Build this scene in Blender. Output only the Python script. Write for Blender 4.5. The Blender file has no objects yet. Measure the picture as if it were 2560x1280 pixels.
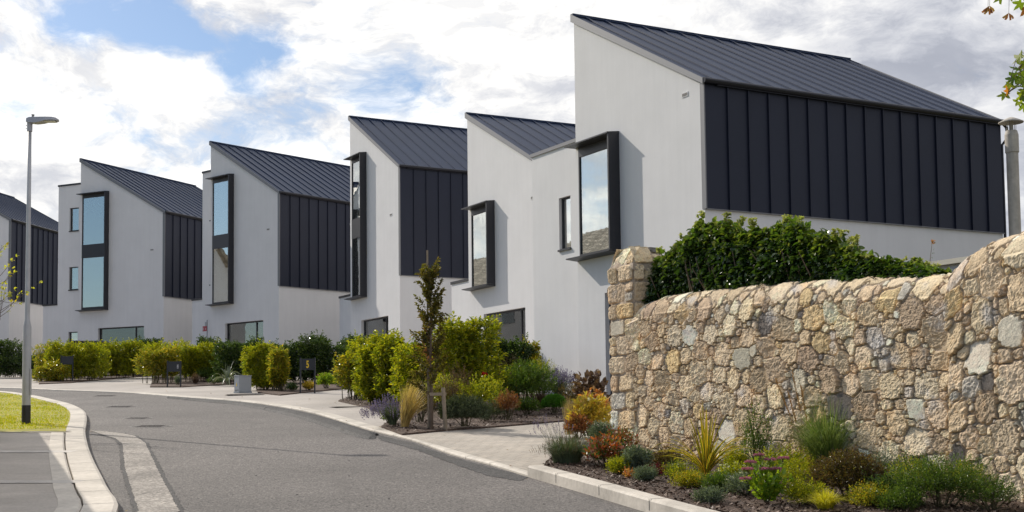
import bpy, math, random
import numpy as np
from mathutils import Vector, Matrix
random.seed(7); RNG = np.random.default_rng(7)
SC = bpy.context.scene
COL = SC.collection
R = math.radians

# ---------------------------------------------------------------- camera
cam = bpy.data.objects.new('camera', bpy.data.cameras.new('camera'))
COL.objects.link(cam); SC.camera = cam
cam.data.sensor_width = 36; cam.data.lens = 47.39
cam.data.shift_y = 0.0766; cam.data.clip_start = 0.1; cam.data.clip_end = 3000
cr, cu, cf = (0.99993, 0.00076, -0.01144), (0.01146, -0.06644, 0.99772), (-0.00000, 0.99779, 0.06645)
cam.matrix_world = Matrix(((cr[0], cu[0], -cf[0], 0), (cr[1], cu[1], -cf[1], 0), (cr[2], cu[2], -cf[2], 1.6), (0, 0, 0, 1)))

# ---------------------------------------------------------------- light
SC.view_settings.view_transform = 'Standard'; SC.view_settings.look = 'None'
SC.view_settings.gamma = 1.0; SC.view_settings.exposure = 0.10
SUN_EL = R(34); SUN_AZ = R(-47)        # azimuth measured from +Y towards +X
sdir = Vector((math.sin(SUN_AZ) * math.cos(SUN_EL), math.cos(SUN_AZ) * math.cos(SUN_EL), math.sin(SUN_EL)))
sun = bpy.data.objects.new('sun', bpy.data.lights.new('sun', 'SUN'))
COL.objects.link(sun); sun.data.energy = 3.8; sun.data.angle = R(0.5); sun.data.color = (1, .925, .82)
sun.rotation_euler = sdir.to_track_quat('Z', 'Y').to_euler()
SC.cycles.max_bounces = 8; SC.cycles.transparent_max_bounces = 12
SC.cycles.diffuse_bounces = 3; SC.cycles.glossy_bounces = 4; SC.cycles.caustics_reflective = False; SC.cycles.caustics_refractive = False
try: SC.cycles.use_denoising = True
except Exception: pass


class NT:
    def __init__(s, tree): s.t = tree; s.n = tree.nodes; s.l = tree.links
    def new(s, typ, **kw):
        n = s.n.new(typ)
        for k, v in kw.items():
            if k.startswith('i_'):
                key = k[2:]; key = int(key) if key.isdigit() else key.replace('_', ' ')
                s.put(n.inputs[key], v)
            else: setattr(n, k, v)
        return n
    def put(s, sock, v):
        if hasattr(v, 'outputs'): s.l.new(v.outputs[0], sock)
        elif hasattr(v, 'is_output'): s.l.new(v, sock)
        else: sock.default_value = v
    def math(s, op, a, b=0.0, c=None, clamp=False):
        n = s.n.new('ShaderNodeMath'); n.operation = op; n.use_clamp = clamp
        s.put(n.inputs[0], a); s.put(n.inputs[1], b)
        if c is not None: s.put(n.inputs[2], c)
        return n.outputs[0]
    def vmath(s, op, a, b=(0, 0, 0)):
        n = s.n.new('ShaderNodeVectorMath'); n.operation = op
        s.put(n.inputs[0], a); s.put(n.inputs[1], b)
        return n.outputs['Value'] if op in ('DISTANCE', 'DOT_PRODUCT', 'LENGTH') else n.outputs[0]
    def mix(s, f, a, b):
        n = s.n.new('ShaderNodeMix'); n.data_type = 'RGBA'
        s.put(n.inputs[0], f); s.put(n.inputs[6], a); s.put(n.inputs[7], b)
        return n.outputs[2]
    def rng(s, v, a, b, c=0.0, d=1.0, smooth=False):
        n = s.n.new('ShaderNodeMapRange'); n.interpolation_type = 'SMOOTHSTEP' if smooth else 'LINEAR'
        s.put(n.inputs[0], v)
        for i, q in enumerate((a, b, c, d)): s.put(n.inputs[1 + i], q)
        return n.outputs[0]
    def noise(s, vec, scale, detail=4.0, rough=.5, dist=0.0):
        n = s.n.new('ShaderNodeTexNoise')
        if vec is not None: s.put(n.inputs['Vector'], vec)
        n.inputs['Scale'].default_value = scale; n.inputs['Detail'].default_value = detail
        n.inputs['Roughness'].default_value = rough; n.inputs['Distortion'].default_value = dist
        return n.outputs[0]
    def ramp(s, f, stops):
        n = s.n.new('ShaderNodeValToRGB'); s.put(n.inputs[0], f)
        e = n.color_ramp.elements
        while len(e) > len(stops): e.remove(e[-1])
        while len(e) < len(stops): e.new(1.0)
        for q, (p, c) in zip(e, stops): q.position = p; q.color = (*c[:3], 1)
        return n.outputs[0]


# ---------------------------------------------------------------- sky with clouds
W = bpy.data.worlds.new('World'); SC.world = W; W.use_nodes = True
n = NT(W.node_tree); n.n.clear()
tc = n.new('ShaderNodeTexCoord').outputs['Generated']
sky = n.new('ShaderNodeTexSky', sky_type='NISHITA', sun_disc=False, sun_elevation=SUN_EL, sun_rotation=SUN_AZ, air_density=1.0, dust_density=.6, ozone_density=1.6)
sk = n.vmath('MULTIPLY', sky.outputs[0], (.92, .98, 1.06))
st = n.vmath('MULTIPLY', tc, (1, 1, 1.9))
def cloud_density(v):
    big = n.noise(v, 4.6, 2, .5); mid = n.noise(v, 12.0, 10, .64)
    return n.math('ADD', n.math('MULTIPLY', big, .50), n.math('MULTIPLY', mid, 1.0))
warp = n.new('ShaderNodeTexNoise'); n.put(warp.inputs['Vector'], st); warp.inputs['Scale'].default_value = 6; warp.inputs['Detail'].default_value = 4
wv = n.vmath('MULTIPLY', n.vmath('SUBTRACT', warp.outputs['Color'], (.5, .5, .5)), (.15, .15, .12))
sv = n.vmath('ADD', st, wv)
d0 = cloud_density(sv); d_off = cloud_density(n.vmath('ADD', sv, (sdir.x * .035, sdir.y * .02, .045)))
relief = n.math('SUBTRACT', d0, d_off)
sep = n.new('ShaderNodeSeparateXYZ'); n.put(sep.inputs[0], tc)
back = n.rng(n.vmath('DOT_PRODUCT', tc, (-.72, -.68, .12)),   .35, .92, .0, .42, True)      # clearer sky behind and to the left
d = n.math('SUBTRACT', n.math('ADD', d0, n.rng(sep.outputs[0], -.08, .10, .13, .24, True)), back)
# open blue gaps between the clouds, at fixed directions of the sky: (direction, radius, depth)
for c, r1, amt in [((-0.25961, 0.92296, 0.28414), 0.070, 0.26), ((-0.29012, 0.91841, 0.26900), 0.045, 0.26), ((-0.31971, 0.90338, 0.28583), 0.050, 0.12), ((-0.23188, 0.93525, 0.26745), 0.040, 0.22), ((-0.15972, 0.95087, 0.26520), 0.045, 0.27), ((-0.17889, 0.95379, 0.24143), 0.035, 0.22), ((-0.19488, 0.94761, 0.25310), 0.030, 0.20), ((-0.09110, 0.96668, 0.23922), 0.035, 0.10), ((-0.34500, 0.91107, 0.22568), 0.035, 0.24)]:
    v = n.vmath('SUBTRACT', n.vmath('ADD', tc, n.vmath('MULTIPLY', wv, (.9, .9, .7))), c); v = n.vmath('MULTIPLY', v, (1, 1, 1.7))
    d = n.math('SUBTRACT', d, n.rng(n.vmath('LENGTH', v), 0.0, r1, amt, 0.0, True))
cover = n.rng(d, .60, .90, 0, 1, True)
sdot = n.vmath('DOT_PRODUCT', tc, tuple(sdir))
lit = n.rng(sdot, -.7, .90, .92, 1.12)
side = n.rng(sep.outputs[0], -.14, .34, 1.0, .70, True)   # thicker and greyer to the right
side = n.math('MULTIPLY', side, lit)
g1 = n.noise(n.vmath('ADD', sv, (.03, .02, -.06)), 5.5, 8, .60)
shade = n.rng(g1, .38, .66, 1.07, .80, True)
val = n.math('MULTIPLY', n.math('MULTIPLY', side, shade), n.rng(relief, -.13, .13, .80, 1.17))
tint = n.mix(n.rng(val, .45, .95, 0, 1), (.80, .85, 1.0, 1), (1.0, .99, .975, 1))
vm = n.new('ShaderNodeVectorMath', operation='SCALE'); n.put(vm.inputs[0], tint); n.put(vm.inputs['Scale'], n.math('MULTIPLY', val, 10.1))
skc = n.mix(cover, sk, vm.outputs[0])
bg = n.new('ShaderNodeBackground'); n.put(bg.inputs[0], skc); bg.inputs[1].default_value = .1
out = n.new('ShaderNodeOutputWorld'); n.l.new(bg.outputs[0], out.inputs[0])


# ---------------------------------------------------------------- helpers
def tag(o, label=None, cat=None, group=None, kind=None):
    if label: o['label'] = label
    if cat: o['category'] = cat
    if group: o['group'] = group
    if kind: o['kind'] = kind
    return o

def empty(name, loc, rz=0.0, label=None, cat=None, group=None):
    o = bpy.data.objects.new(name, None); COL.objects.link(o)
    o.location = loc; o.rotation_euler = (0, 0, rz); o.empty_display_size = .2
    return tag(o, label, cat, group)

def S(y):                                    # height of the rising ground
    return .067 * y if y < 85 else .067 * 85 + (y - 85) * .01

class MB:
    def __init__(s): s.v = []; s.f = []; s.m = []; s.mi = 0
    def add(s, vs, fs):
        b = len(s.v); s.v += [tuple(v) for v in vs]
        for f in fs: s.f.append([b + i for i in f]); s.m.append(s.mi)
        return s
    def box(s, x0, x1, y0, y1, z0, z1):
        vs = [(x, y, z) for x in (x0, x1) for y in (y0, y1) for z in (z0, z1)]
        return s.add(vs, [(0, 1, 3, 2), (4, 6, 7, 5), (0, 4, 5, 1), (2, 3, 7, 6), (0, 2, 6, 4), (1, 5, 7, 3)])
    def hexa(s, lo, hi):                     # lo, hi: four points each, same order
        k = len(lo); vs = list(lo) + list(hi)
        fs = [tuple(range(k))[::-1], tuple(range(k, 2 * k))] + [(i, (i + 1) % k, k + (i + 1) % k, k + i) for i in range(k)]
        return s.add(vs, fs)
    def bar(s, a, b, w, h, up=(0, 0, 1)):
        a = Vector(a); b = Vector(b); d = (b - a).normalized(); x = d.cross(Vector(up)).normalized() * w / 2; y = x.cross(d).normalized() * h / 2
        return s.hexa([a - x - y, a + x - y, a + x + y, a - x + y], [b - x - y, b + x - y, b + x + y, b - x + y])
    def tube(s, pts, rad, k=8, cap=True):
        pts = [Vector(p) for p in pts]; rad = rad if hasattr(rad, '__len__') else [rad] * len(pts)
        b = len(s.v); ref = Vector((0, 0, 1)) if abs((pts[-1] - pts[0]).normalized().z) < .9 else Vector((1, 0, 0))
        for i, p in enumerate(pts):
            d = (pts[min(i + 1, len(pts) - 1)] - pts[max(i - 1, 0)]).normalized()
            x = d.cross(ref).normalized(); y = x.cross(d)
            for j in range(k):
                a = 2 * math.pi * j / k; s.v.append(tuple(p + (x * math.cos(a) + y * math.sin(a)) * rad[i]))
        for i in range(len(pts) - 1):
            for j in range(k):
                s.f.append([b + i * k + j, b + i * k + (j + 1) % k, b + (i + 1) * k + (j + 1) % k, b + (i + 1) * k + j]); s.m.append(s.mi)
        if cap:
            s.f.append([b + j for j in range(k)][::-1]); s.m.append(s.mi)
            s.f.append([b + (len(pts) - 1) * k + j for j in range(k)]); s.m.append(s.mi)
        return s
    def lathe(s, prof, c=(0, 0, 0), k=20):
        b = len(s.v)
        for r, z in prof:
            for j in range(k):
                a = 2 * math.pi * j / k; s.v.append((c[0] + r * math.cos(a), c[1] + r * math.sin(a), c[2] + z))
        for i in range(len(prof) - 1):
            for j in range(k):
                s.f.append([b + i * k + j, b + i * k + (j + 1) % k, b + (i + 1) * k + (j + 1) % k, b + (i + 1) * k + j]); s.m.append(s.mi)
        return s
    def build(s, name, mats, parent=None, smooth=False, bevel=0.0):
        me = bpy.data.meshes.new(name); me.from_pydata(s.v, [], s.f)
        for m in (mats if isinstance(mats, (list, tuple)) else [mats]): me.materials.append(m)
        if any(s.m): me.polygons.foreach_set('material_index', s.m)
        if smooth: me.polygons.foreach_set('use_smooth', [True] * len(s.f))
        me.update()
        o = bpy.data.objects.new(name, me); COL.objects.link(o); o.parent = parent
        if bevel:
            q = o.modifiers.new('b', 'BEVEL'); q.width = bevel; q.segments = 2; q.limit_method = 'ANGLE'
        return o

def npmesh(name, V, F, mats, parent=None, smooth=False, col=None, mi=None):
    me = bpy.data.meshes.new(name); V = np.asarray(V, np.float32); F = np.asarray(F, np.int32)
    nf, k = F.shape
    me.vertices.add(len(V)); me.vertices.foreach_set('co', V.ravel())
    me.loops.add(nf * k); me.loops.foreach_set('vertex_index', F.ravel())
    me.polygons.add(nf); me.polygons.foreach_set('loop_start', np.arange(0, nf * k, k, dtype=np.int32))
    for m in (mats if isinstance(mats, (list, tuple)) else [mats]): me.materials.append(m)
    if mi is not None: me.polygons.foreach_set('material_index', np.asarray(mi, np.int32))
    me.polygons.foreach_set('use_smooth', np.full(nf, bool(smooth)))
    me.update(calc_edges=True); me.validate()
    if col is not None:
        a = me.color_attributes.new('Col', 'FLOAT_COLOR', 'POINT')
        a.data.foreach_set('color', np.concatenate([col, np.ones((len(col), 1))], 1).astype(np.float32).ravel())
    o = bpy.data.objects.new(name, me); COL.objects.link(o); o.parent = parent
    return o

# ---------------------------------------------------------------- materials
def mat(name, col, rough=.7, metal=0.0, spec=.5, nscale=0.0, namt=.12, bump=0.0, bscale=60., coord='Object', streak=0.0):
    m = bpy.data.materials.new(name); m.use_nodes = True; n = NT(m.node_tree); n.n.clear()
    b = n.new('ShaderNodeBsdfPrincipled'); o = n.new('ShaderNodeOutputMaterial'); n.l.new(b.outputs[0], o.inputs[0])
    b.inputs['Roughness'].default_value = rough; b.inputs['Metallic'].default_value = metal; b.inputs['Specular IOR Level'].default_value = spec
    c = (*col, 1); tcn = n.new('ShaderNodeTexCoord').outputs[coord]
    if nscale:
        f = n.rng(n.noise(tcn, nscale, 6, .6), .3, .7, 1 - namt, 1 + namt)
        if streak:
            sn = n.noise(n.vmath('MULTIPLY', tcn, (1, 1, .08)), 5.0, 5, .6)
            f = n.math('MULTIPLY', f, n.rng(sn, .35, .7, 1 + streak * .4, 1 - streak))
        v = n.new('ShaderNodeVectorMath', operation='SCALE'); v.inputs[0].default_value = col; n.put(v.inputs['Scale'], f); n.put(b.inputs['Base Color'], v.outputs[0])
    else: b.inputs['Base Color'].default_value = c
    if bump:
        bn = n.new('ShaderNodeBump'); bn.inputs['Strength'].default_value = bump; bn.inputs['Distance'].default_value = .01
        n.put(bn.inputs['Height'], n.noise(tcn, bscale, 5, .6)); n.l.new(bn.outputs[0], b.inputs['Normal'])
    return m

def leaf_mat(name, cols, trans=.42, rough=.42, spec=.45):
    m = bpy.data.materials.new(name); m.use_nodes = True; n = NT(m.node_tree); n.n.clear()
    g = n.new('ShaderNodeNewGeometry'); b = n.new('ShaderNodeBsdfPrincipled'); t = n.new('ShaderNodeBsdfTranslucent')
    c = n.ramp(g.outputs['Random Per Island'], [(i / max(1, len(cols) - 1), q) for i, q in enumerate(cols)])
    big = n.noise(n.new('ShaderNodeTexCoord').outputs['Object'], 3.0, 2, .5)
    v = n.new('ShaderNodeVectorMath', operation='SCALE'); n.put(v.inputs[0], c); n.put(v.inputs['Scale'], n.rng(big, .3, .7, .78, 1.2)); c = v.outputs[0]
    n.put(b.inputs['Base Color'], c); b.inputs['Roughness'].default_value = rough; b.inputs['Specular IOR Level'].default_value = spec
    tv = n.vmath('MULTIPLY', c, (1.5, 1.55, .7)); n.put(t.inputs[0], tv)
    mx = n.new('ShaderNodeMixShader'); mx.inputs[0].default_value = trans; n.l.new(b.outputs[0], mx.inputs[1]); n.l.new(t.outputs[0], mx.inputs[2])
    o = n.new('ShaderNodeOutputMaterial'); n.l.new(mx.outputs[0], o.inputs[0])
    return m

M = {}
M['render'] = mat('white_render', (.73, .72, .72), .9, nscale=.9, namt=.035, bump=.15, bscale=70, streak=.03)
M['seam_roof'] = mat('roof_zinc', (.022, .038, .082), .5, .05, spec=.22, nscale=.8, namt=.08)
M['clad'] = mat('standing_seam_cladding', (.015, .019, .037), .5, .1, spec=.35, nscale=.7, namt=.1)
M['trim'] = mat('grey_flashing', (.19, .19, .20), .5, .3)
M['dark'] = mat('anthracite_metal', (.032, .032, .038), .42, .2, nscale=2, namt=.06)
M['gutter'] = mat('gutter_metal', (.02, .02, .026), .3, .5)
M['silver'] = mat('galvanised', (.46, .46, .47), .5, .25, nscale=6, namt=.08)
M['lamp_head'] = mat('lamp_head_grey', (.42, .42, .45), .5, .2)
M['black'] = mat('black_paint', (.02, .02, .02), .4)
M['curtain'] = mat('curtain_cloth', (.80, .82, .78), .9)
M['room'] = mat('room_plaster', (.42, .40, .37), .9)
M['cream'] = mat('cream_coping', (.62, .58, .48), .8, nscale=3, namt=.06)
M['flue'] = mat('weathered_flue', (.46, .42, .36), .7, .05, nscale=5, namt=.2, streak=.3)
M['bark'] = mat('bark', (.16, .115, .08), .9, nscale=12, namt=.3, bump=.6, bscale=40)
M['stem'] = mat('green_stem', (.10, .085, .04), .8, nscale=9, namt=.3)
M['timber'] = mat('timber_stake', (.30, .24, .17), .85, nscale=8, namt=.2, bump=.4, streak=.2)
M['yellow'] = mat('yellow_paint', (.80, .52, .03), .5)
M['white'] = mat('white_marks', (.7, .7, .72), .5)
M['red'] = mat('red_plate', (.35, .03, .05), .4)
M['cab'] = mat('cabinet_grey', (.34, .36, .38), .5, .1, nscale=3, namt=.05)
M['castiron'] = mat('cast_iron', (.15, .14, .13), .6, .4, nscale=20, namt=.25, bump=.5, bscale=50)
M['tyre'] = mat('tyre', (.015, .015, .016), .8)
M['carpaint'] = mat('car_paint', (.012, .013, .022), .15, .3)
M['tile'] = mat('concrete_roof_tile', (.52, .46, .37), .85, nscale=4, namt=.2)

def glass(name, tint, amt):
    m = bpy.data.materials.new(name); m.use_nodes = True; n = NT(m.node_tree); n.n.clear()
    fr = n.new('ShaderNodeFresnel'); fr.inputs[0].default_value = 1.6
    tcn = n.new('ShaderNodeTexCoord').outputs['Object']
    bn = n.new('ShaderNodeBump'); bn.inputs['Strength'].default_value = .02; bn.inputs['Distance'].default_value = .05
    n.put(bn.inputs['Height'], n.noise(tcn, 1.6, 2, .5))
    g = n.new('ShaderNodeBsdfGlossy'); g.inputs['Roughness'].default_value = 0.0; g.inputs['Color'].default_value = (.97, .98, .95, 1); n.l.new(bn.outputs[0], g.inputs['Normal'])
    t = n.new('ShaderNodeBsdfTransparent'); t.inputs[0].default_value = (*tint, 1)
    mx = n.new('ShaderNodeMixShader'); n.put(mx.inputs[0], n.rng(fr.outputs[0], .03, .5, amt, .95)); n.l.new(t.outputs[0], mx.inputs[1]); n.l.new(g.outputs[0], mx.inputs[2])
    o = n.new('ShaderNodeOutputMaterial'); n.l.new(mx.outputs[0], o.inputs[0])
    return m
M['glass'] = glass('window_glass', (.78, .93, .91), .48)
M['glassdark'] = glass('tinted_window_glass', (.40, .48, .48), .13)

def ground_mat(name, col, c2, scale, big=.5, bump=.5, spk=0.0, rough=.85, spec=.4, extra=None):
    m = bpy.data.materials.new(name); m.use_nodes = True; n = NT(m.node_tree); n.n.clear()
    tcn = n.new('ShaderNodeTexCoord').outputs['Object']
    b = n.new('ShaderNodeBsdfPrincipled'); b.inputs['Roughness'].default_value = rough; b.inputs['Specular IOR Level'].default_value = spec
    f = n.noise(tcn, scale, 3, .6)
    c = n.mix(n.rng(f, .36, .64, 0, 1), (*col, 1), (*c2, 1))
    bg_ = n.noise(tcn, big, 5, .6, .4)
    v = n.new('ShaderNodeVectorMath', operation='SCALE'); n.put(v.inputs[0], c); n.put(v.inputs['Scale'], n.rng(bg_, .3, .7, .76, 1.18)); c = v.outputs[0]
    if extra: c = extra(n, tcn, c)
    n.put(b.inputs['Base Color'], c)
    bn = n.new('ShaderNodeBump'); bn.inputs['Strength'].default_value = bump; bn.inputs['Distance'].default_value = .012
    n.put(bn.inputs['Height'], f); n.l.new(bn.outputs[0], b.inputs['Normal'])
    o = n.new('ShaderNodeOutputMaterial'); n.l.new(b.outputs[0], o.inputs[0])
    return m

def speck(n, tcn, c):
    v = n.new('ShaderNodeTexVoronoi', feature='F1'); n.put(v.inputs['Vector'], tcn); v.inputs['Scale'].default_value = 46
    s1 = n.rng(n.new('ShaderNodeSeparateColor', i_0=v.outputs['Color']).outputs[0], .0, 1.0, .60, 1.42)
    s = n.new('ShaderNodeVectorMath', operation='SCALE'); n.put(s.inputs[0], c); n.put(s.inputs['Scale'], s1)
    st_ = n.noise(n.vmath('MULTIPLY', tcn, (1.0, .35, 1)), 1.1, 6, .65, .6)
    return n.mix(n.rng(st_, .54, .70, 0, .5), s.outputs[0], (.085, .078, .072, 1))
def setts(n, tcn, c):
    mp = n.new('ShaderNodeMapping'); n.put(mp.inputs[0], tcn); mp.inputs['Rotation'].default_value = (0, 0, R(-31))
    br = n.new('ShaderNodeTexBrick'); n.put(br.inputs['Vector'], mp.outputs[0]); br.inputs['Scale'].default_value = 1.0
    br.inputs['Mortar Size'].default_value = .006; br.inputs['Brick Width'].default_value = .24; br.inputs['Row Height'].default_value = .16
    br.inputs['Color1'].default_value = (.93, .93, .93, 1); br.inputs['Color2'].default_value = (1.08, 1.06, 1.04, 1); br.inputs['Mortar'].default_value = (.42, .4, .38, 1); br.inputs['Bias'].default_value = 0
    return n.vmath('MULTIPLY', c, br.outputs[0])
def slabs(n, tcn, c):
    st_ = n.noise(tcn, .9, 6, .65, .8)
    c = n.mix(n.rng(st_, .55, .75, 0, .3), c, (.30, .26, .21, 1))
    return n.vmath('MULTIPLY', c, n.ramp(n.noise(n.vmath('MULTIPLY', tcn, (.3, 4, 1)), 12, 3, .6), [(.3, (.9, .9, .9)), (.7, (1.08, 1.08, 1.08))]))
M['asphalt'] = ground_mat('asphalt', (.060, .054, .051), (.205, .185, .169), 46, .35, 1.2, extra=speck, rough=.8, spec=.5)
M['asphalt_new'] = ground_mat('fresh_asphalt', (.035, .033, .034), (.11, .105, .10), 60, .8, 1.2, extra=speck, rough=.8, spec=.35)
M['scar'] = ground_mat('concrete_scar', (.22, .20, .178), (.37, .335, .295), 22, 1.6, .5, extra=speck)
M['paving'] = ground_mat('concrete_paving', (.37, .335, .30), (.44, .40, .36), 25, .45, .2, extra=slabs)
M['setts'] = ground_mat('block_paving', (.38, .345, .295), (.45, .405, .35), 20, .6, .2, extra=setts)
M['kerb'] = ground_mat('kerb_concrete', (.52, .475, .41), (.60, .55, .48), 18, 1.2, .25)
M['concrete'] = ground_mat('broomed_concrete', (.40, .36, .315), (.47, .425, .375), 30, .5, .3, extra=slabs)
M['pave_margin'] = ground_mat('smooth_concrete_margin', (.50, .47, .43), (.58, .54, .49), 15, .8, .1)
M['mulch'] = ground_mat('bark_mulch', (.035, .022, .016), (.14, .09, .065), 26, 2.0, 1.5)
M['grass'] = ground_mat('lawn', (.22, .23, .012), (.40, .34, .03), 5, .7, .8)
M['soil'] = ground_mat('soil', (.10, .10, .04), (.17, .15, .07), 5, .3, .8)
M['wet'] = mat('iron_grate', (.10, .09, .08), .5, .5)
# ---------------------------------------------------------------- ground
def sheet(name, pts, h, m, label=None, cat=None, kind='structure', thick=0.0):
    """flat polygon on the sloping ground, optionally with a solid edge down to the sheet below"""
    b = MB(); k = len(pts)
    b.add([(x, y, S(y) + h) for x, y in pts], [tuple(range(k))])
    if thick:
        b.add([(x, y, S(y) + h) for x, y in pts] + [(x, y, S(y) + h - thick) for x, y in pts],
              [(i, k + i, k + (i + 1) % k, (i + 1) % k) for i in range(k)])
    o = b.build(name, m)
    a = 0
    for i in range(k):
        x0, y0 = pts[i]; x1, y1 = pts[(i + 1) % k]; a += x0 * y1 - x1 * y0
    if a < 0: o.data.flip_normals()
    return tag(o, label, cat, kind=kind)

def smooth_line(pts, step=.5):
    """Catmull-Rom through the points"""
    P = [Vector(p) for p in pts]; P = [2 * P[0] - P[1]] + P + [2 * P[-1] - P[-2]]; out = []
    for i in range(1, len(P) - 2):
        a, b, c, d = P[i - 1:i + 3]; k = max(2, int((c - b).length / step))
        for j in range(k):
            t = j / k; out.append(tuple(.5 * ((2 * b) + (c - a) * t + (2 * a - 5 * b + 4 * c - d) * t * t + (3 * b - a - 3 * c + d) * t ** 3)))
    out.append(tuple(P[-2])); return out

# rising ground, one sheet to the horizon
b = MB(); ys = [-300, -60, -10, 0, 20, 40, 60, 85, 130, 300, 900, 2500]; xs = [-2500, -600, -150, -40, 0, 40, 150, 600, 2500]
for y in ys:
    for x in xs: b.v.append((x, y, S(y) - .09))
for i in range(len(ys) - 1):
    for j in range(len(xs) - 1):
        q = i * len(xs) + j; b.f.append([q, q + 1, q + 1 + len(xs), q + len(xs)]); b.m.append(0)
tag(b.build('ground', M['soil']), kind='structure')

kerb_r = [(4.6, -12), (4.3, -2), (2.9, 6.5), (1.073, 12.340), (0.156, 15.110), (-0.286, 16.487), (-0.807, 17.903), (-1.540, 20.405), (-2.528, 23.034), (-4.061, 27.678), (-5.259, 30.486), (-6.697, 33.129), (-9.212, 36.474), (-11.278, 39.217), (-13.879, 41.569), (-16.813, 44.223), (-22.295, 47.511), (-45, 50), (-90, 58)]
kerb_l = [(-1.5, -12), (-2.0, 0), (-2.9, 8), (-3.435, 11.696), (-4.190, 13.936), (-5.230, 16.855), (-6.097, 19.368), (-7.080, 22.356), (-8.006, 25.368), (-8.951, 28.200), (-9.943, 30.633), (-10.839, 32.471), (-13.095, 36.681), (-15.023, 39.516), (-17.425, 41.028), (-28, 38), (-45, 42), (-90, 48)]
KR = smooth_line(kerb_r); KL = smooth_line(kerb_l)
sheet('road', KR + KL[::-1], 0.0, M['asphalt'])

def offset_line(L, d):
    out = []
    for i in range(len(L)):
        a = Vector(L[max(i - 1, 0)]); c = Vector(L[min(i + 1, len(L) - 1)]); t = (c - a).normalized()
        out.append((L[i][0] - t.y * d, L[i][1] + t.x * d))
    return out
def ribbon(name, L0, L1, h, m, drop=.14, label=None, cat=None, kind='structure', joint=0.0, h1=None):
    b = MB(); k = len(L0); h1 = h if h1 is None else h1
    ed = .018 if drop > .05 else .004
    def lerp(i, t): return (L0[i][0] + (L1[i][0] - L0[i][0]) * t, L0[i][1] + (L1[i][1] - L0[i][1]) * t)
    rows = []
    for i in range(k):
        a = lerp(i, 0); c = lerp(i, .12); e = lerp(i, 1)
        rows.append([(a[0], a[1], S(a[1]) + h - drop), (a[0], a[1], S(a[1]) + h - ed), (c[0], c[1], S(c[1]) + h), (e[0], e[1], S(e[1]) + h1), (e[0], e[1], S(e[1]) + h1 - drop)])
    for i in range(k - 1):
        for j in range(4):
            b.add([rows[i][j], rows[i + 1][j], rows[i + 1][j + 1], rows[i][j + 1]], [(0, 1, 2, 3)])
    o = b.build(name, m); 
    return tag(o, label, cat, kind=kind)

# left side: raised kerb, second edging, pavement, lawn
KL1 = offset_line(KL, .30); KL2 = offset_line(KL, .52)
ribbon('kerb', KL, KL1, .10, M['kerb'], .14)
i_s = min(range(len(KL)), key=lambda i: abs(KL[i][1] - (-6.884, 21.779)[1]) + (9 if KL[i][1] > 24 else 0))
ribbon('pavement_edging', offset_line(KL, .315)[:i_s + 1], KL2[:i_s + 1], .10, M['kerb'], .1)
sheet('pavement', [(p[0] + .0, p[1]) for p in KL2[:i_s + 1]] + [(-11.139, 22.359), (-14, -12)], .095, M['concrete'])
def joint(p, q, w, h, m, name='pavement_joint'):
    d = Vector((q[0] - p[0], q[1] - p[1])).normalized(); nn = Vector((-d.y, d.x)) * w / 2
    return sheet(name, [(p[0] - nn.x, p[1] - nn.y), (q[0] - nn.x, q[1] - nn.y), (q[0] + nn.x, q[1] + nn.y), (p[0] + nn.x, p[1] + nn.y)], h, m)
joint((-8.578, 18.318), (-5.849, 17.991), .30, .101, M['pave_margin'])
joint((-6.712, 14.347), (-4.539, 14.216), .26, .101, M['pave_margin'])
joint((-10.424, 22.246), (-7.103, 21.681), .14, .103, M['kerb'])
lawn_edge = KL1[i_s:]
lawn = [(-11.289, 22.658), (-7.139, 21.908)] + lawn_edge + [(-90, 40), (-40, 24)]
lw = sheet('lawn', lawn, .088, M['grass'])

# right side: flush kerb strip, paved footway running up to the houses
KR0 = [p for p in KR if p[1] >= (0.156, 15.110)[1] - .01]
KRn = [p for p in KR if p[1] <= (0.156, 15.110)[1] + .3]
ribbon('flush_kerb', [(x, y) for x, y in KR0], offset_line(KR0, -.24), .035, M['kerb'], .06)
sheet('footway', offset_line(KR0, -.24) + [(-90, 75), (-10, 84), (30, 60), (16, 34), (3.6, 17.2), (1.35, 15.5)], .03, M['paving'])
ribbon('raised_kerb', KRn, offset_line(KRn, -.17), .125, M['kerb'], .16)
# block paved drive beside the stone wall
sheet('block_paved_drive', [(-1.700, 21.055), (-1.061, 21.883), (-0.286, 22.577), (0.827, 23.783), (1.594, 24.745), (3.4, 24), (4.6, 28.2), (6.2, 28.4), (3.6, 20), (1.8, 18.1), (0.787, 17.031), (0.426, 15.828), (0.207, 15.274)], .036, M['setts'])
# planted beds of bark mulch
BEDS = [
 [(-2.234, 22.891), (-1.726, 21.058), (-1.061, 21.883), (-0.286, 22.577), (0.827, 23.783), (1.594, 24.745), (3.9, 26), (3.9, 28.0), (2.2, 31.8), (.8, 34.0), (-.3, 34.4), (-3.159, 39.216), (-4.036, 35.658), (-4.158, 32.178), (-3.182, 29.254), (-2.796, 27.571), (-2.240, 25.431)],
 [(-7.700, 40.463), (-7.055, 37.366), (-6.174, 35.730), (-5.820, 37.052), (-5.389, 38.200), (-4.905, 39.696), (-5.032, 44.472), (-5.5, 47), (-8, 47.5), (-9.059, 47.605)],
 [(-11.488, 42.718), (-10.466, 42.429), (-9.832, 43.524), (-9.221, 44.693), (-9.953, 49.963), (-9.6, 54), (-14, 55), (-14.294, 53.738), (-12.730, 47.597)],
 [(-16.472, 46.870), (-15.659, 47.739), (-15.573, 50.106), (-14.990, 55.486), (-16.496, 63.064), (-15, 60), (-21, 60), (-20.535, 58.566)],
]
for q in BEDS: sheet('mulch_bed', q, .062, M['mulch'], thick=.05)
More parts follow.
